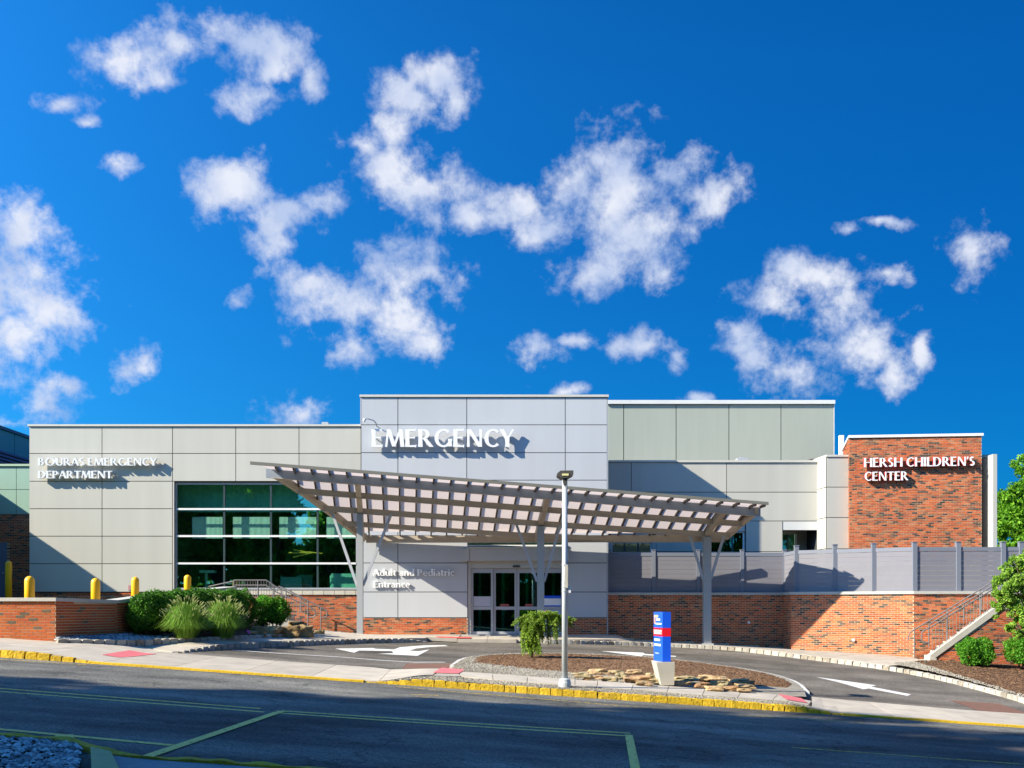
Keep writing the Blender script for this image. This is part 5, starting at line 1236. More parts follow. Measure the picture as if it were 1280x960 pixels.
# plan of the box: corner facing camera at px 828
c0_ = (wx(828.2, sd), sd); c1_ = (wx(838.5, sd + .02), sd + .02); c3_ = (c0_[0] - .115, sd + .62); c2_ = (c1_[0] - .115, sd + .64)
zz = [wz(827.2, sd), wz(795.6, sd), wz(785, sd), wz(765, sd)]
for k, (mt, nm) in enumerate(((SBLUE, 'blue_panel'), (SRED, 'red_band'), (SBLUE, 'blue_panel'))):
    e = .002 if k == 1 else 0
    m_ = MB(); m_.prism([(c0_[0] - e, c0_[1] - e), (c1_[0] + e, c1_[1] - e), (c2_[0] + e, c2_[1] + e), (c3_[0] - e, c3_[1] + e)], zz[k] + .001, zz[k+1] - .001); m_.build(nm, mt, ps)
fd = Vector((c0_[0] - c3_[0], c0_[1] - c3_[1], 0)).normalized(); nrm = Vector((-fd.y, fd.x, 0)); nrm = nrm if nrm.x < 0 else -nrm
def face_bar(f0, f1, z0, z1, mat, name):
    a = Vector((*c3_, 0)) + fd * (.63 * f0) + nrm * .004; b = Vector((*c3_, 0)) + fd * (.63 * f1) + nrm * .004
    m_ = MB(); m_.add([(a.x, a.y, z0), (b.x, b.y, z0), (b.x, b.y, z1), (a.x, a.y, z1), (a.x + .004, a.y, z0), (b.x + .004, b.y, z0), (b.x + .004, b.y, z1), (a.x + .004, a.y, z1)], [(0, 1, 2, 3), (0, 4, 5, 1), (3, 2, 6, 7), (1, 5, 6, 2), (0, 3, 7, 4)]); m_.build(name, mat, ps)
face_bar(.05, .50, wz(772, sd), wz(769, sd), plain('gold_print', (.7, .5, .2), .5), 'sign_print'); face_bar(.30, .72, wz(776, sd), wz(773.4, sd), SWHITE, 'sign_print'); face_bar(.22, .88, wz(780.8, sd), wz(779, sd), SWHITE, 'sign_print')
face_bar(.05, .18, wz(780, sd), wz(772.5, sd), plain('orange_print', (.75, .3, .1), .5), 'sign_print')
face_bar(.10, .70, wz(801.5, sd), wz(799, sd), SWHITE, 'sign_print'); face_bar(.10, .80, wz(808, sd), wz(805.4, sd), SWHITE, 'sign_print')
face_bar(.15, .6, wz(818, sd), wz(816.6, sd), plain('faint_print', (.3, .38, .75), .5), 'sign_print')
# EMERGENCY on the red band, on the narrow seen face
ang = math.atan2(-fd.y, -fd.x)
zl0, zl1 = wz(793, sd), wz(787.6, sd); adv = sum(GL[c][1] + .05 for c in 'EMERGENCY') - .05; sx_ = .56 / adv; cur = .03
for c in 'EMERGENCY':
    me = letter_mesh(c, 1.0, [SWHITE], 'pylon'); p = Vector((*c3_, 0)) + fd * cur + nrm * .007
    inst('letter', me, ps, (p.x, p.y, zl0), (0, 0, math.atan2(fd.y, fd.x)), (sx_, .004, zl1 - zl0)); cur += (GL[c][1] + .05) * sx_

# ------------------------------------------------------------------ stones
def rock(name, x, y, z, l, w_, h, seed, mat, label, cat, group=None, rz_=0, sub=3, rough=.16):
    bm = bmesh.new(); bmesh.ops.create_icosphere(bm, subdivisions=sub, radius=1.0)
    for v_ in bm.verts:
        c = v_.co.copy(); k = 1 + rough * noise.noise(c * 1.4 + Vector((seed * 3.1, 0, 0))) * 2 + .05 * noise.noise(c * 5 + Vector((seed, 0, 0)))
        m = max(abs(c.x), abs(c.y), abs(c.z)); c = c * lerp(1, .82 / m, .75) * k
        v_.co = Vector((c.x * l / 2, c.y * w_ / 2, c.z * h / 2 + h * .42))
    me = bpy.data.meshes.new(name); bm.to_mesh(me); bm.free(); me.materials.append(mat)
    o = link(name, me, None, (x, y, z)); o.rotation_euler = (random.uniform(-.05, .05), random.uniform(-.06, .06), rz_); return tag(o, label, cat, group)
STN = [  # column, row of the middle of each flat stone, width px, height px, words
 (727,843,22,6,'reddish flat stone at the left end of the left pile'),(748,839,24,6.5,'long pale flat stone on top of the left pile, nearest the lamp'),(742,846.5,26,5,'low tan flat stone under the pale top stone of the left pile'),
 (770,839.5,20,4,'thin grey flat stone at the back of the left pile'),(763,848,18,5.5,'small tan flat stone in the front row of the left pile'),(793,839.5,22,5,'tan flat stone on top of the left pile near the pylon foot'),
 (776,844,12,6,'small dark stone in the middle of the left pile'),(796,848,34,7,'longest tan flat stone in the front of the left pile'),(815,843.5,14,6,'brown flat stone just left of the pylon foot'),
 (819,850.5,14,4.5,'small greenish flat stone below the pylon foot'),(806,853.5,22,4,'thin dark flat stone lowest in the left pile'),
 (857,848,32,6,'pinkish flat stone right of the pylon foot'),(852,853.5,26,6,'rusty flat stone in the front left of the right pile'),(882,846.5,20,6,'grey mossy stone on top of the right pile'),
 (897,847.5,24,5,'blue grey flat stone on the back of the right pile'),(877,855.5,20,6,'brown square stone in the front of the right pile'),(900,854,26,7,'mossy green tan stone at the middle of the right pile'),
 (923,851,26,5,'lavender grey flat stone on the right pile'),(893,860,22,5,'rust coloured stone low in the front of the right pile'),(912,860,20,5,'tan stone low in the front of the right pile'),
 (931,857.5,24,5,'long thin tan stone at the right end of the right pile'),(935,852.5,16,4,'small grey stone at the right tip of the right pile'),(930,862,18,4,'dark brown stone lowest at the right end'),]
for i, (px, py, w_, h_, lb) in enumerate(STN):
    x, y = TR(px, min(py + 4 + (3 if py < 846 else 0), 866), .14); d = y; hh = h_ * d / F * 1.25; ww = w_ * d / F * 1.12
    rock('flat_stone', x, y, wz(py + h_ * .62, y), ww, ww * .7, hh, i + 1, FLAG, lb, 'stone', 'flat stones stacked on the island', random.uniform(-.15, .15), 3, .22)
for i, (px, py, w_, h_, d, lb) in enumerate(((334, 796, 34, 14, 29.5, 'brown boulder leftmost in the row beside the grass clump'), (361, 797, 27, 15, 29.0, 'tan boulder in the middle of the row beside the pavement'), (380, 796.5, 24, 16, 29.4, 'yellowish boulder at the right end of the row'), (399, 792.5, 13, 6, 31, 'small pinkish stone beyond the last boulder'),
     (322, 797, 20, 9, 29.2, 'dark half buried boulder under the grass clump'), (371, 786, 20, 9, 31.5, 'small tan boulder behind the row at the stair foot'))):
    if d > 31.4: d, bz_ = d + 1.8, wz(py, d + 1.8)
    else: bx_, d = TR(px, py + 1, .12); d += .15; bz_ = G(bx_, d) + .12
    rock('boulder', wx(px, d), d, bz_, w_ * d / F * 1.1, w_ * d / F * .8, h_ * d / F * 1.15, 50 + i, BOULD, lb, 'boulder', 'boulders by the left stair', random.uniform(-.4, .4), 4, .2)

# ------------------------------------------------------------------ left planting bed
bedf = TRS([(71, 806.4), (110, 806.9), (160, 807), (230, 804.5), (290, 801.6), (330, 799.5), (372, 797.5)], .10)
ke = thing('kerb', None, None, (-9, 25, 0), kind='structure')
kerb(ke, bedf, KM_G, .27, .24, side=.08)
bed_b = [(-10.7, 24.6), (-10.05, 26.6), (-9.7, 29.0), (-8.9, 33.2), (-8.2, 34.6), (-6.4, 35.2)]
lbz = lambda x, y: G(x, y) + .20 + .02 * noise.noise((x * 3, y * 3, 0))
NU, NV = 50, 16; A_ = resample(offset(bedf, .12), NU); B_ = resample(bed_b, NU); vs = []
for i in range(NU):
    for j in range(NV):
        t_ = j / (NV - 1); x = lerp(A_[i][0], B_[i][0], t_); y = lerp(A_[i][1], B_[i][1], t_)
        vs.append((x, y, lerp(G(*A_[i]) + .21, [.36, .38, .42, .5, .6, .3][min(5, int(i / NU * 6))], t_) + .02 * noise.noise((x * 3, y * 3, 0))))
m_ = MB(); m_.add(vs, [(i * NV + j, (i + 1) * NV + j, (i + 1) * NV + j + 1, i * NV + j + 1) for i in range(NU - 1) for j in range(NV - 1)]); LBV = vs
m_.build('planting_bed', MULCH, smooth=True, kind='structure')
chips('mulch', scatter_quad(LBV, NU, NV, 3500), MULCH, .03, .3, 'dark wood mulch under the hedge and grasses at left', 'mulch')
pb = [p for p in scatter_quad(LBV[:22 * NV], 22, NV, 2600) if p[0] < -8.8]
chips('pebbles', pb, RIPRAP, .035, .5, 'blue grey pebbles at the foot of the low brick wall', 'pebbles')

# ---- foliage -----------------------------------------------------------
def leaves(name, pts, size, mat, parent, seed=0, aspect=.6, up=0.0, **t):
    rs = np.random.RandomState(seed); P_ = np.array(pts, dtype=float); n = len(P_)
    d = rs.normal(size=(n, 3)); d[:, 2] += up; d /= np.linalg.norm(d, axis=1)[:, None]
    e = rs.normal(size=(n, 3)); e -= (e * d).sum(1)[:, None] * d; e /= np.linalg.norm(e, axis=1)[:, None]
    s_ = size * rs.uniform(.6, 1.35, size=(n, 1)); a = d * s_; b = e * s_ * aspect
    nrm = np.cross(d, e) * s_ * .18
    V4 = np.stack([P_ - a, P_ + b * .9 + nrm, P_ + a, P_ - b * .9 + nrm], 1).reshape(-1, 3)
    o = Vector((P_[:, 0].mean(), P_[:, 1].mean(), P_[:, 2].min())); V4 -= np.array(o)
    me = bpy.data.meshes.new(name); me.vertices.add(4 * n); me.vertices.foreach_set('co', V4.ravel())
    me.loops.add(4 * n); me.loops.foreach_set('vertex_index', np.arange(4 * n)); me.polygons.add(n)
    me.polygons.foreach_set('loop_start', np.arange(0, 4 * n, 4)); me.polygons.foreach_set('loop_total', np.full(n, 4))
    me.materials.append(mat); me.update(calc_edges=True); return tag(link(name, me, parent, o), **t)
def blob_pts(c, r, n, seed, inner=.55, rough=.25, freq=1.6):
    rs = np.random.RandomState(seed); o = []
    while len(o) < n:
        d = rs.normal(size=3); d /= np.linalg.norm(d)
        k = 1 + rough * noise.noise(Vector(d * freq) + Vector((seed, 0, 0))) * 1.6 + .10 * noise.noise(Vector(d * 6) + Vector((0, seed, 0)))
        q = inner + (1 - inner) * rs.rand() ** .5
        o.append((c[0] + d[0] * r[0] * k * q, c[1] + d[1] * r[1] * k * q, c[2] + d[2] * r[2] * k * q))
    return o
def shrub(name, blobs, n, size, mat, label, cat, seed, base, group=None, core=.8, up=.2, rough=.25):
    t_ = thing(name, label, cat, base, group); pts = []
    tot = sum(r[0] * r[2] for c, r in blobs)
    for k, (c, r) in enumerate(blobs): pts += blob_pts(c, r, int(n * r[0] * r[2] / tot), seed + k, core, rough)
    pts = [p for p in pts if p[2] > base[2] + .03]
    leaves('foliage', pts, size, mat, t_, seed, up=up)
    for k, (c, r) in enumerate(blobs):
        for q in range(3):
            m_ = MB(); a = random.uniform(0, 6.28); m_.tube([(c[0] + .1 * math.cos(a), c[1] + .1 * math.sin(a), base[2] - .03), (c[0] + r[0] * .5 * math.cos(a), c[1] + r[1] * .5 * math.sin(a), c[2] + r[2] * .3)], [.03, .012], 5); m_.build('stem', BARK, t_)
    return t_
# clipped hedge
hb2 = []
for px, pyc, d, rx, rz_ in ((180, 766, 27.0, .44, .52), (194, 764, 27.4, .48, .54), (209, 763, 28.0, .48, .55), (225, 762, 28.6, .48, .56), (241, 761, 29.2, .48, .57), (257, 760, 29.8, .48, .57), (273, 760, 30.4, .48, .57), (288, 760, 31.0, .48, .58), (302, 761, 31.6, .46, .58)):
    p = W3(px, pyc, d); hb2.append(((p.x, p.y, p.z), (rx, .55, rz_)))
shrub('hedge', hb2, 48000, .034, LHEDGE, 'long clipped dark green hedge against the low brick wall', 'hedge', 3, (hb2[2][0][0], 30, .30), core=.72, rough=.13)
p = W3(338, 763, 32.4); shrub('shrub', [((p.x - .12, p.y, p.z), (.44, .45, .48)), ((p.x + .18, p.y + .1, p.z - .03), (.38, .4, .46))], 9000, .034, LSHRUB, 'rounded leafy shrub at the right end of the hedge by the stair rail', 'shrub', 9, (p.x, p.y, .30), core=.6)
for px, pyt, pyb, w_, d, lb, sd_ in ((1220.5, 797.5, 831, 45, 32.3, 'round bright green shrub in front of the stair wall, left of the pair', 21), (1281, 795, 831, 46, 32.0, 'round bright green shrub cut by the right edge of the photo', 27)):
    c = W3(px, (pyt + pyb) / 2, d); r = w_ / 2 * d / F; rz_ = (pyb - pyt) / 2 * d / F
    shrub('shrub', [((c.x - r * .25, c.y, c.z), (r * .8, r * .8, rz_)), ((c.x + r * .3, c.y, c.z - .02), (r * .72, r * .8, rz_ * .95))], 9000, .032, LSHRUB, lb, 'shrub', sd_, (c.x, c.y, wz(pyb + 1, d)), 'round shrubs by the right stair', .6)
# ornamental grass
def grass_clump(px, pyb, d, hgt, spread, seed, label):
    c = W3(px, pyb, d); hgt *= d / 25.9; spread *= d / 25.9; rs = random.Random(seed); t_ = thing('ornamental_grass', label, 'grass', c, 'ornamental grasses in front of the hedge')
    m_ = MB(); sdm = MB()
    for k in range(2300):
        a = rs.uniform(0, 6.283); rr = rs.uniform(0, .24); le = rs.uniform(.05, 1.0) ** .8; h = hgt * (1.05 - .62 * le ** 1.6) * rs.uniform(.75, 1.1); sp_ = spread * le * rs.uniform(.8, 1.1)
        b0_ = Vector((c.x + rr * math.cos(a), c.y + rr * math.sin(a), c.z)); dr_ = Vector((math.cos(a), math.sin(a), 0)); w_ = rs.uniform(.004, .0075); sd2 = Vector((-dr_.y, dr_.x, 0)) * w_
        P_ = [b0_, b0_ + dr_ * sp_ * .34 + Vector((0, 0, h * .62)), b0_ + dr_ * sp_ * .66 + Vector((0, 0, h * .92)), b0_ + dr_ * sp_ * .98 + Vector((0, 0, h * (.92 - .34 * le)))]
        vs = []
        for q, p in enumerate(P_): wq_ = [1, 1, .7, .15][q]; vs += [p - sd2 * wq_, p + sd2 * wq_]
        m_.add(vs, [(0, 1, 3, 2), (2, 3, 5, 4), (4, 5, 7, 6)])
    for k in range(150):
        a = rs.uniform(0, 6.283); le = rs.uniform(.1, 1.0) ** .6; h = hgt * (1.24 - .62 * le ** 1.5) * rs.uniform(.85, 1.03); sp_ = spread * le * 1.25
        dr_ = Vector((math.cos(a), math.sin(a), 0)); top = c + dr_ * sp_ * .8 + Vector((0, 0, h)); mid = c + dr_ * sp_ * .35 + Vector((0, 0, h * .6))
        m_.tube([c, mid, top], .0022, 3, False)
        sdm.tube([top - (top - mid).normalized() * .02, top + (top - mid).normalized() * .05 + Vector((0, 0, -.01)), top + dr_ * .06 + Vector((0, 0, .065))], [.004, .012, .003], 5)
    m_.build('blades', LGRASS, t_); sdm.build('seed_head', LSEED, t_)
grass_clump(232, 797.5, 27.0, .88, .64, 5, 'feathery ornamental grass clump left of the pair, before the hedge')
grass_clump(279, 797, 28.4, .90, .60, 6, 'feathery ornamental grass clump right of the pair, nearer the boulders')
m_ = MB(); m_.beam(W3(309, 788, 28.5), W3(312.5, 792, 28.5), .02, .05); m_.build('litter', plain('pink_scrap', (.6, .1, .6), .5), None, label='small pink scrap caught beside the right grass clump', cat='litter')

# weeping conifer on the island
wcx, wcy = TR(663, 821, .2); zb_ = G(wcx, wcy) + .15
wc = thing('weeping_conifer', 'small weeping conifer with drooping bright green twigs on the island', 'tree', (wcx, wcy, zb_))
dC = wcy; k_ = F / dC
def PC(px, py, dy=0): return Vector((wx(px, dC) , dC + dy, wz(py, dC)))
arch = [PC(664, 822), PC(665, 805), PC(667, 785), PC(671, 773), PC(677, 766), PC(684, 763.5), PC(691, 766), PC(698, 771), PC(704, 777)]
m_ = MB(); m_.tube(arch, [.045, .042, .038, .034, .03, .026, .022, .018, .012], 8); m_.build('trunk', BARK, wc)
rs = random.Random(4); strands = []
for k in range(64):                                     # main drooping curtain, left side
    s0 = PC(rs.uniform(660, 688), rs.uniform(764, 770), rs.uniform(-.25, .25)); xe = rs.uniform(651, 681) if k < 48 else rs.uniform(658, 672); ye = rs.uniform(795, 820) if xe < 675 else rs.uniform(780, 800)
    strands.append([s0, PC(lerp(s0.x * k_ + 640, xe, .6), lerp(767, ye, .25), rs.uniform(-.3, .3)), PC(xe, lerp(767, ye, .65), rs.uniform(-.3, .3)), PC(xe + rs.uniform(-2, 3), ye, rs.uniform(-.3, .3))])
for k in range(26):                                     # right side curtain
    xe = rs.uniform(685, 703); ye = rs.uniform(778, 806) if xe < 697 else rs.uniform(775, 790)
    strands.append([PC(rs.uniform(684, 696), rs.uniform(765, 769), rs.uniform(-.2, .2)), PC(xe - 1, lerp(768, ye, .4), rs.uniform(-.25, .25)), PC(xe, ye, rs.uniform(-.25, .25))])
for xa_, ya_, xb_, yb_ in ((668, 768, 640, 781), (670, 768, 646, 775), (668, 771, 652, 787), (662, 774, 648, 783), (700, 771, 716, 777), (702, 774, 714, 782), (698, 770, 719, 775)):
    for q in range(3): strands.append([PC(xa_, ya_), PC((xa_ + xb_) / 2, (ya_ + yb_) / 2 - 2, rs.uniform(-.1, .1)), PC(xb_ + rs.uniform(-2, 2), yb_ + rs.uniform(-1, 2), rs.uniform(-.1, .1))])
tw = MB(); pts = []
for s_ in strands:
    tw.tube(s_, .006, 4, False); Ls = sum((s_[i+1] - s_[i]).length for i in range(len(s_) - 1)); n = int(Ls / .006)
    for q in range(n):
        f = q / n * (len(s_) - 1); i = int(f); p = s_[i].lerp(s_[min(i+1, len(s_)-1)], f - i)
        pts.append((p.x + rs.gauss(0, .022), p.y + rs.gauss(0, .022), p.z + rs.gauss(0, .02)))
tw.build('twig', BARK, wc); leaves('needles', pts, .034, LCON, wc, 2, aspect=.34, up=-.5)

# trees
def tree(name, x, y, zb, blobs, n, size, mat, label, seed, trunk_r=.12, group=None, proto=None):
    t_ = thing(name, label, 'tree', (x, y, zb), group); pts = []; rs = random.Random(seed); tr = MB()
    tot = sum(r ** 2 for c, r in blobs); top = Vector((x, y, max(zb + 1, min(c[2] for c, r in blobs))))
    tr.tube([(x, y, zb - .1), (x + .03, y, lerp(zb, top.z, .5)), tuple(top)], [trunk_r * 1.3, trunk_r, trunk_r * .7], 8)
    for k, (c, r) in enumerate(blobs):
        tr.tube([tuple(top.lerp(Vector((x, y, zb)), .3)), tuple(top.lerp(Vector(c), .5) + Vector((0, 0, .1 * r))), c], [trunk_r * .55, trunk_r * .3, trunk_r * .1], 5)
        nn_ = int(n * r ** 2 / tot); sub = [(Vector(c) + Vector((rs.gauss(0, 1), rs.gauss(0, 1), rs.gauss(0, .9))).normalized() * r * rs.uniform(.35, .95), r * rs.uniform(.22, .42)) for _ in range(12)]
        for (c2, r2) in sub:
            for _ in range(nn_ // 12):
                d = Vector((rs.gauss(0, 1), rs.gauss(0, 1), rs.gauss(0, .8))).normalized() * r2 * rs.random() ** .4; pts.append(tuple(c2 + d))
    tr.build('trunk', BARK, t_); leaves('crown', pts, size, mat, t_, seed, up=.3); return t_
bl = []
rs = random.Random(11)
for k in range(26):
    p = W3(rs.uniform(1262, 1400), rs.uniform(590, 690), rs.uniform(48, 53)); bl.append(((p.x, p.y, p.z), rs.uniform(.7, 1.2)))
bl += [(tuple(W3(1285, 586, 50)), .9), (tuple(W3(1262, 622, 50)), .8), (tuple(W3(1258, 660, 50)), .9), (tuple(W3(1256, 685, 50)), .9), (tuple(W3(1278, 640, 51)), 1.0)]
tree('broadleaf_tree', wx(1320, 50), 50, -1, bl, 42000, .085, LTREE, 'tall bright green tree behind the fence at the right edge', 12, .2)
bl = []
for (px, py, d, r) in ((1262, 722, 30.5, .30), (1278, 708, 30.8, .36), (1250, 738, 30.4, .26), (1268, 745, 30.2, .34), (1290, 730, 30.6, .45), (1256, 760, 30.3, .24), (1274, 772, 30.1, .32), (1246, 756, 30.6, .16), (1262, 785, 30.4, .18), (1290, 765, 30.3, .38), (1300, 712, 30.6, .4), (1272, 792, 30.2, .16), (1244, 771, 30.4, .10), (1284, 788, 30.3, .22), (1310, 750, 30.6, .4), (1258, 710, 30.7, .2), (1247, 725, 30.5, .18), (1262, 738, 30.0, .3), (1270, 760, 30.2, .3), (1252, 748, 30.2, .22), (1276, 728, 30.2, .35), (1268, 700, 30.6, .2), (1283, 695, 30.6, .26)):
    p = W3(px, py, d); bl.append(((p.x, p.y, p.z), r))
tree('small_tree', wx(1296, 30.5), 30.5, -.85, bl, 20000, .040, LDOG, 'small yellow green ornamental tree leaning in at the right edge before the fence', 33, .06)
# shade trees across the street and behind the camera: they throw the shade on the street and show in the glass
proto_b = []
rs = random.Random(5)
for k in range(26):
    a = rs.uniform(0, 6.28); rr = rs.uniform(0, 3.6); z = 1.6 + 12.6 * (k / 25); rr *= 1 - max(0, z - 8) / 9
    proto_b.append(((rr * math.cos(a), rr * math.sin(a), z), rs.uniform(1.3, 2.1)))
pt_ = tree('street_tree', 0, 0, -1, proto_b, 15000, .24, LFAR, 'broad shade tree on the near side of the street', 8, .3, 'shade trees across the street')
spots = [(x, y - 2.6, (t_ + .7 + .069 * max(-40, x)) / 15.9) for x, y, t_ in ((-12.5, 7.5, 14.0), (-17, 6, 15.8), (-21, 6, 17.2), (-24.5, 6, 20.8), (-28, 6, 23.0), (-31.5, 6, 23.0), (-35, 4.8, 21.8), (-39, 3.0, 20.0), (-44, 1.6, 19.5), (-50, 1, 20.0),
         (-22, -6, 20), (-30, -8, 21), (-13, -9, 18), (-4, -12, 18), (5, -12, 18), (13, -10, 18), (21, -9, 18), (29, -8, 19), (-17, -15, 20), (-9, -16, 20), (0, -17, 20), (9, -16, 20))]
for i, (x, y, s_) in enumerate(spots):
    if i == 0: o = pt_
    else:
        o = pt_.copy(); COL.objects.link(o)
        for ch in list(pt_.children):
            c = ch.copy(); COL.objects.link(c); c.parent = o
    ORD = 'first second third fourth fifth sixth seventh eighth ninth tenth eleventh twelfth thirteenth'.split()
    o['label'] = 'broad shade tree, %s from the parking lines in the %s row across the street' % ((ORD[i], 'kerbside') if i < 10 else (ORD[i - 10], 'rear'))
    o.location = (x, y, Sz(max(-40, min(40, x))) - .1); o.scale = (s_, s_, s_); o.rotation_euler = (0, 0, i * 1.37)

hr_ = thing('hedge', 'unseen leafy hedge added behind the camera to close sky gaps in reflections', 'hedge', (0, -20, -1)); rs = random.Random(77)  # added out of view to block low bright sky from the window reflections
leaves('foliage', [(rs.uniform(-60, 45), -20 + rs.gauss(0, .5), rs.uniform(-3.5, 4.2) + .5 * math.sin(rs.uniform(0, 6))) for _ in range(26000)], .26, LFAR, hr_, 78)
m_ = MB(); m_.box(-60, 45, -20.4, -20.0, -6, 3.2); m_.build('added_hedge_core', BARK, hr_)

# ------------------------------------------------------------------ stairs and rails
# right stair
stx0, sty0, sty1 = wx(1146, 34.4), 33.62, 35.15
sr = thing('stone_stair', 'stair with a sloping cream stone cheek rising to the right along the brick wall', 'stair', (14.5, 34.4, -.8))
n = 14; z0 = -.86; rise, run = .155, .215 * 1.02
for i in range(n):
    m_ = MB(); m_.box(stx0 + i * run, stx0 + n * run + 1.0, sty0 + .002, sty1 - .02, z0 + i * rise + .001 - .3, z0 + (i + 1) * rise - .001) if i == 0 else m_.box(stx0 + i * run + (.30 if i else 0), stx0 + n * run + 1.0, sty0 + .102, sty1 - .02, z0 + i * rise, z0 + (i + 1) * rise - .002); m_.build('step', STAIRC, sr)
# cheek: brick wall with a sloping stone cap
chx0, chx1 = wx(1162, 33.5), 21.0; zc0 = wz(817, 33.5); slope = (wz(757, 33.5) - wz(817, 33.5)) / (wx(1250, 33.5) - wx(1167, 33.5))
def zcap(x): return min(zc0 + slope * (x - wx(1167, 33.5)), 1.35)
xe = wx(1252, 33.5); ztop = zcap(xe)
m_ = MB(); m_.prism_y([(chx0 + .12, -1.6), (chx1, -1.6), (chx1, ztop), (xe, ztop), (chx0 + .12, zcap(chx0) - .02)], 33.5, 33.6); ck = m_.build('cheek_wall', MORTAR, sr)
brick_face(chx0 + .22, 33.5, chx1, 33.5, -1.15, lambda s: min(ztop, zcap(chx0 + .22 + s)) - .18, BRICK, ck)
m_ = MB(); m_.prism_y([(chx0, zcap(chx0) - .16), (xe, ztop - .16), (chx1, ztop - .16), (chx1, ztop + .04), (xe - .05, ztop + .04), (chx0, zcap(chx0) + .04)], 33.455, 33.72); m_.build('stone_cap', STAIRC, sr)
m_ = MB(); m_.box(chx0 - .02, chx0 + .20, 33.44, 33.71, -1.5, zcap(chx0) - .05); m_.build('newel_block', STAIRC, sr)
def railing(parent_name, label, path_pts, d, posts_px, bal=None, rails=(0,), loop_=None, r_=.022, bal_bottom=None, base_fn=None):
    o = thing(parent_name, label, 'railing', W3(path_pts[0][0], path_pts[0][1], d))
    def yat(px): return float(np.interp(px, [p[0] for p in path_pts], [p[1] for p in path_pts]))
    for dy_ in rails:
        m_ = MB(); m_.tube([W3(px, py + dy_, d) for px, py in path_pts], r_, 8); m_.build('rail', RAIL, o)
    for px, pb_ in posts_px:
        m_ = MB(); m_.tube([W3(px, yat(px), d), W3(px, pb_, d)], r_, 8); m_.build('post', RAIL, o)
    if bal:
        x0, x1, dx, dtop, fb2 = bal; px = x0
        while px < x1:
            m_ = MB(); m_.tube([W3(px, yat(px) + dtop, d), W3(px, fb2(px), d)], .009, 5); m_.build('baluster', RAIL, o); px += dx
    if loop_:
        m_ = MB(); m_.tube([W3(px, py, d) for px, py in loop_], r_, 8); m_.build('end_loop', RAIL, o)
    return o
capy = lambda px: float(np.interp(px, [1167, 1250], [815, 755]))
railing('handrail', 'grey tube handrail along the brick wall side of the right stair', [(1143, 787), (1185, 761.5), (1228, 735), (1262, 713), (1300, 689)], 34.95, [(1143, 823), (1184, 800), (1225, 775), (1262, 742)], loop_=[(1143, 787), (1138, 790.5), (1135.5, 795), (1135.5, 800)])
railing('handrail', 'grey balustrade with thin bars on the stone cheek of the right stair', [(1161, 781), (1185, 766), (1225, 742), (1252, 725), (1300, 695)], 33.56, [(1161, 808), (1184, 790), (1205, 776), (1227, 762), (1250, 745)], bal=(1165.5, 1249, 4.3, 4.5, lambda px: capy(px) - 1), rails=(0, 4.5), loop_=[(1161, 785), (1155, 788), (1152, 792), (1152, 799), (1154, 803), (1161, 803.5)])
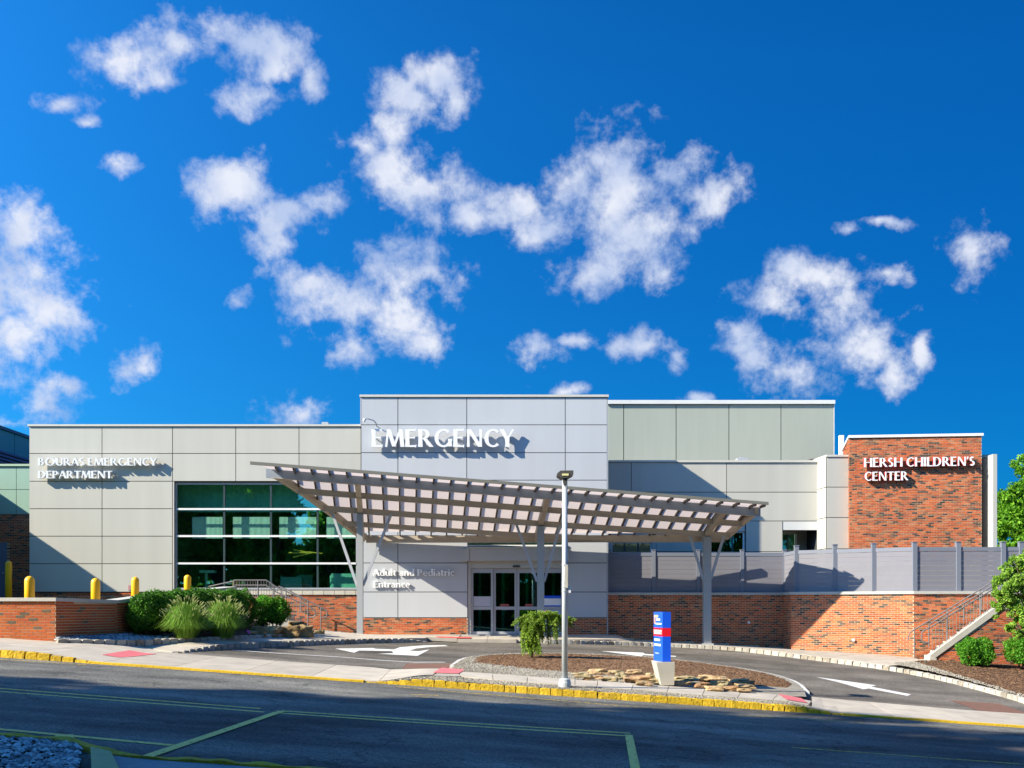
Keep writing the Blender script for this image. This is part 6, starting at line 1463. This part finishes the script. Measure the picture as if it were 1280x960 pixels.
# left stair
sl_ = thing('stone_stair', 'short stair between the shrub and the brick base of the window wall', 'stair', (-6.6, 36.5, 0))
lx = lambda px: wx(px, 36.5)
for i in range(6):
    m_ = MB(); x0_, x1_ = lx(292), lx(402 - i * 9.5); m_.box(x0_, x1_, 35.6, 38.4, -.2 + i * .155, -.05 + i * .155); m_.build('step', STAIRC, sl_)
m_ = MB(); m_.prism_y([(lx(330), .2), (lx(330), 1.05), (lx(352), .88), (lx(384), wz(783, 36)), (lx(384), wz(788, 36)), (lx(330), .1)], 35.35, 35.58); m_.build('cheek_wall', STAIRC, sl_)
stepb = lambda px: float(np.interp(px, [333, 352, 378, 402], [750, 765, 780, 791]))
railing('handrail', 'grey balustrade from the landing down the near side of the left stair', [(292.5, 725.3), (333, 725.3), (345, 733.5), (384.8, 751)], 35.45, [(292.5, 748), (322.5, 750), (342, 763), (357.5, 772), (384.8, 783)], bal=(296, 383, 3.4, 0, lambda px: stepb(px) - 2), rails=(0, 6.3), loop_=[(384.8, 757), (390, 760.5), (394, 764), (394.5, 769), (391, 772), (385, 772)])
railing('handrail', 'grey tube handrail on the window side of the left stair ending in a loop', [(348, 732.5), (362, 738.5), (401, 759.5), (408.5, 763.5)], 38.2, [(352, 748), (376, 765), (401, 791)], loop_=[(408.5, 763.5), (409, 767), (408, 771.5), (401, 772.2)])
m_ = MB(); m_.tube([W3(260, 733.5, 36.5), W3(292, 726.5, 36.5)], .025, 6); m_.build('handrail', RAIL, None, label='short sloping grey rail on the ramp left of the balustrade', cat='railing')

# right planting bed
krb = offset(KR, .155); seg = [p for p in krb if p[1] < 32.15]
topb = [(11.9, 33.3), (13.2, 33.42), (16, 33.42), (20, 33.42)]
rbz = lambda x, y: G(x, y) + .13 + .10 * max(0, min(1, (y - 27) / 6)) + .05 * max(0, min(1, (x - 12.5) / 1.5)) + .02 * noise.noise((x * 2, y * 2, 4))
Bx = [(p[0] + .0, p[1]) for p in seg]
fill(resample(Bx, 30), resample([(11.95, 32.4), (13.35, 33.45), (16, 33.45), (19, 30), (19, 24)], 30), 30, 16, rbz, 'planting_bed', MULCH, kind='structure')
A2 = resample(Bx, 40); B2 = resample([(11.95, 32.4), (13.35, 33.45), (16, 33.45), (19, 30), (19, 24)], 40)
sp2 = scatter_strip(A2, B2, 14000, rbz)
chips('mulch', [p for p in sp2 if p[0] > 12.9 + (p[1] - 30) * -.05][:9000], MULCH, .032, .3, 'red brown mulch below the round shrubs at right', 'mulch')
chips('gravel', [p for p in sp2 if p[0] <= 12.9 + (p[1] - 30) * -.05][:3000], GRAVEL, .022, .6, 'tan gravel at the foot of the right stair', 'gravel')
m_ = MB(); q = W3(1157.5, 830, 32.6); m_.tube([(q.x, q.y, q.z - .1), (q.x, q.y, q.z + .12)], .035, 8); m_.build('path_light', LAMPH, None, label='short dark path light at the foot of the right stair', cat='light')
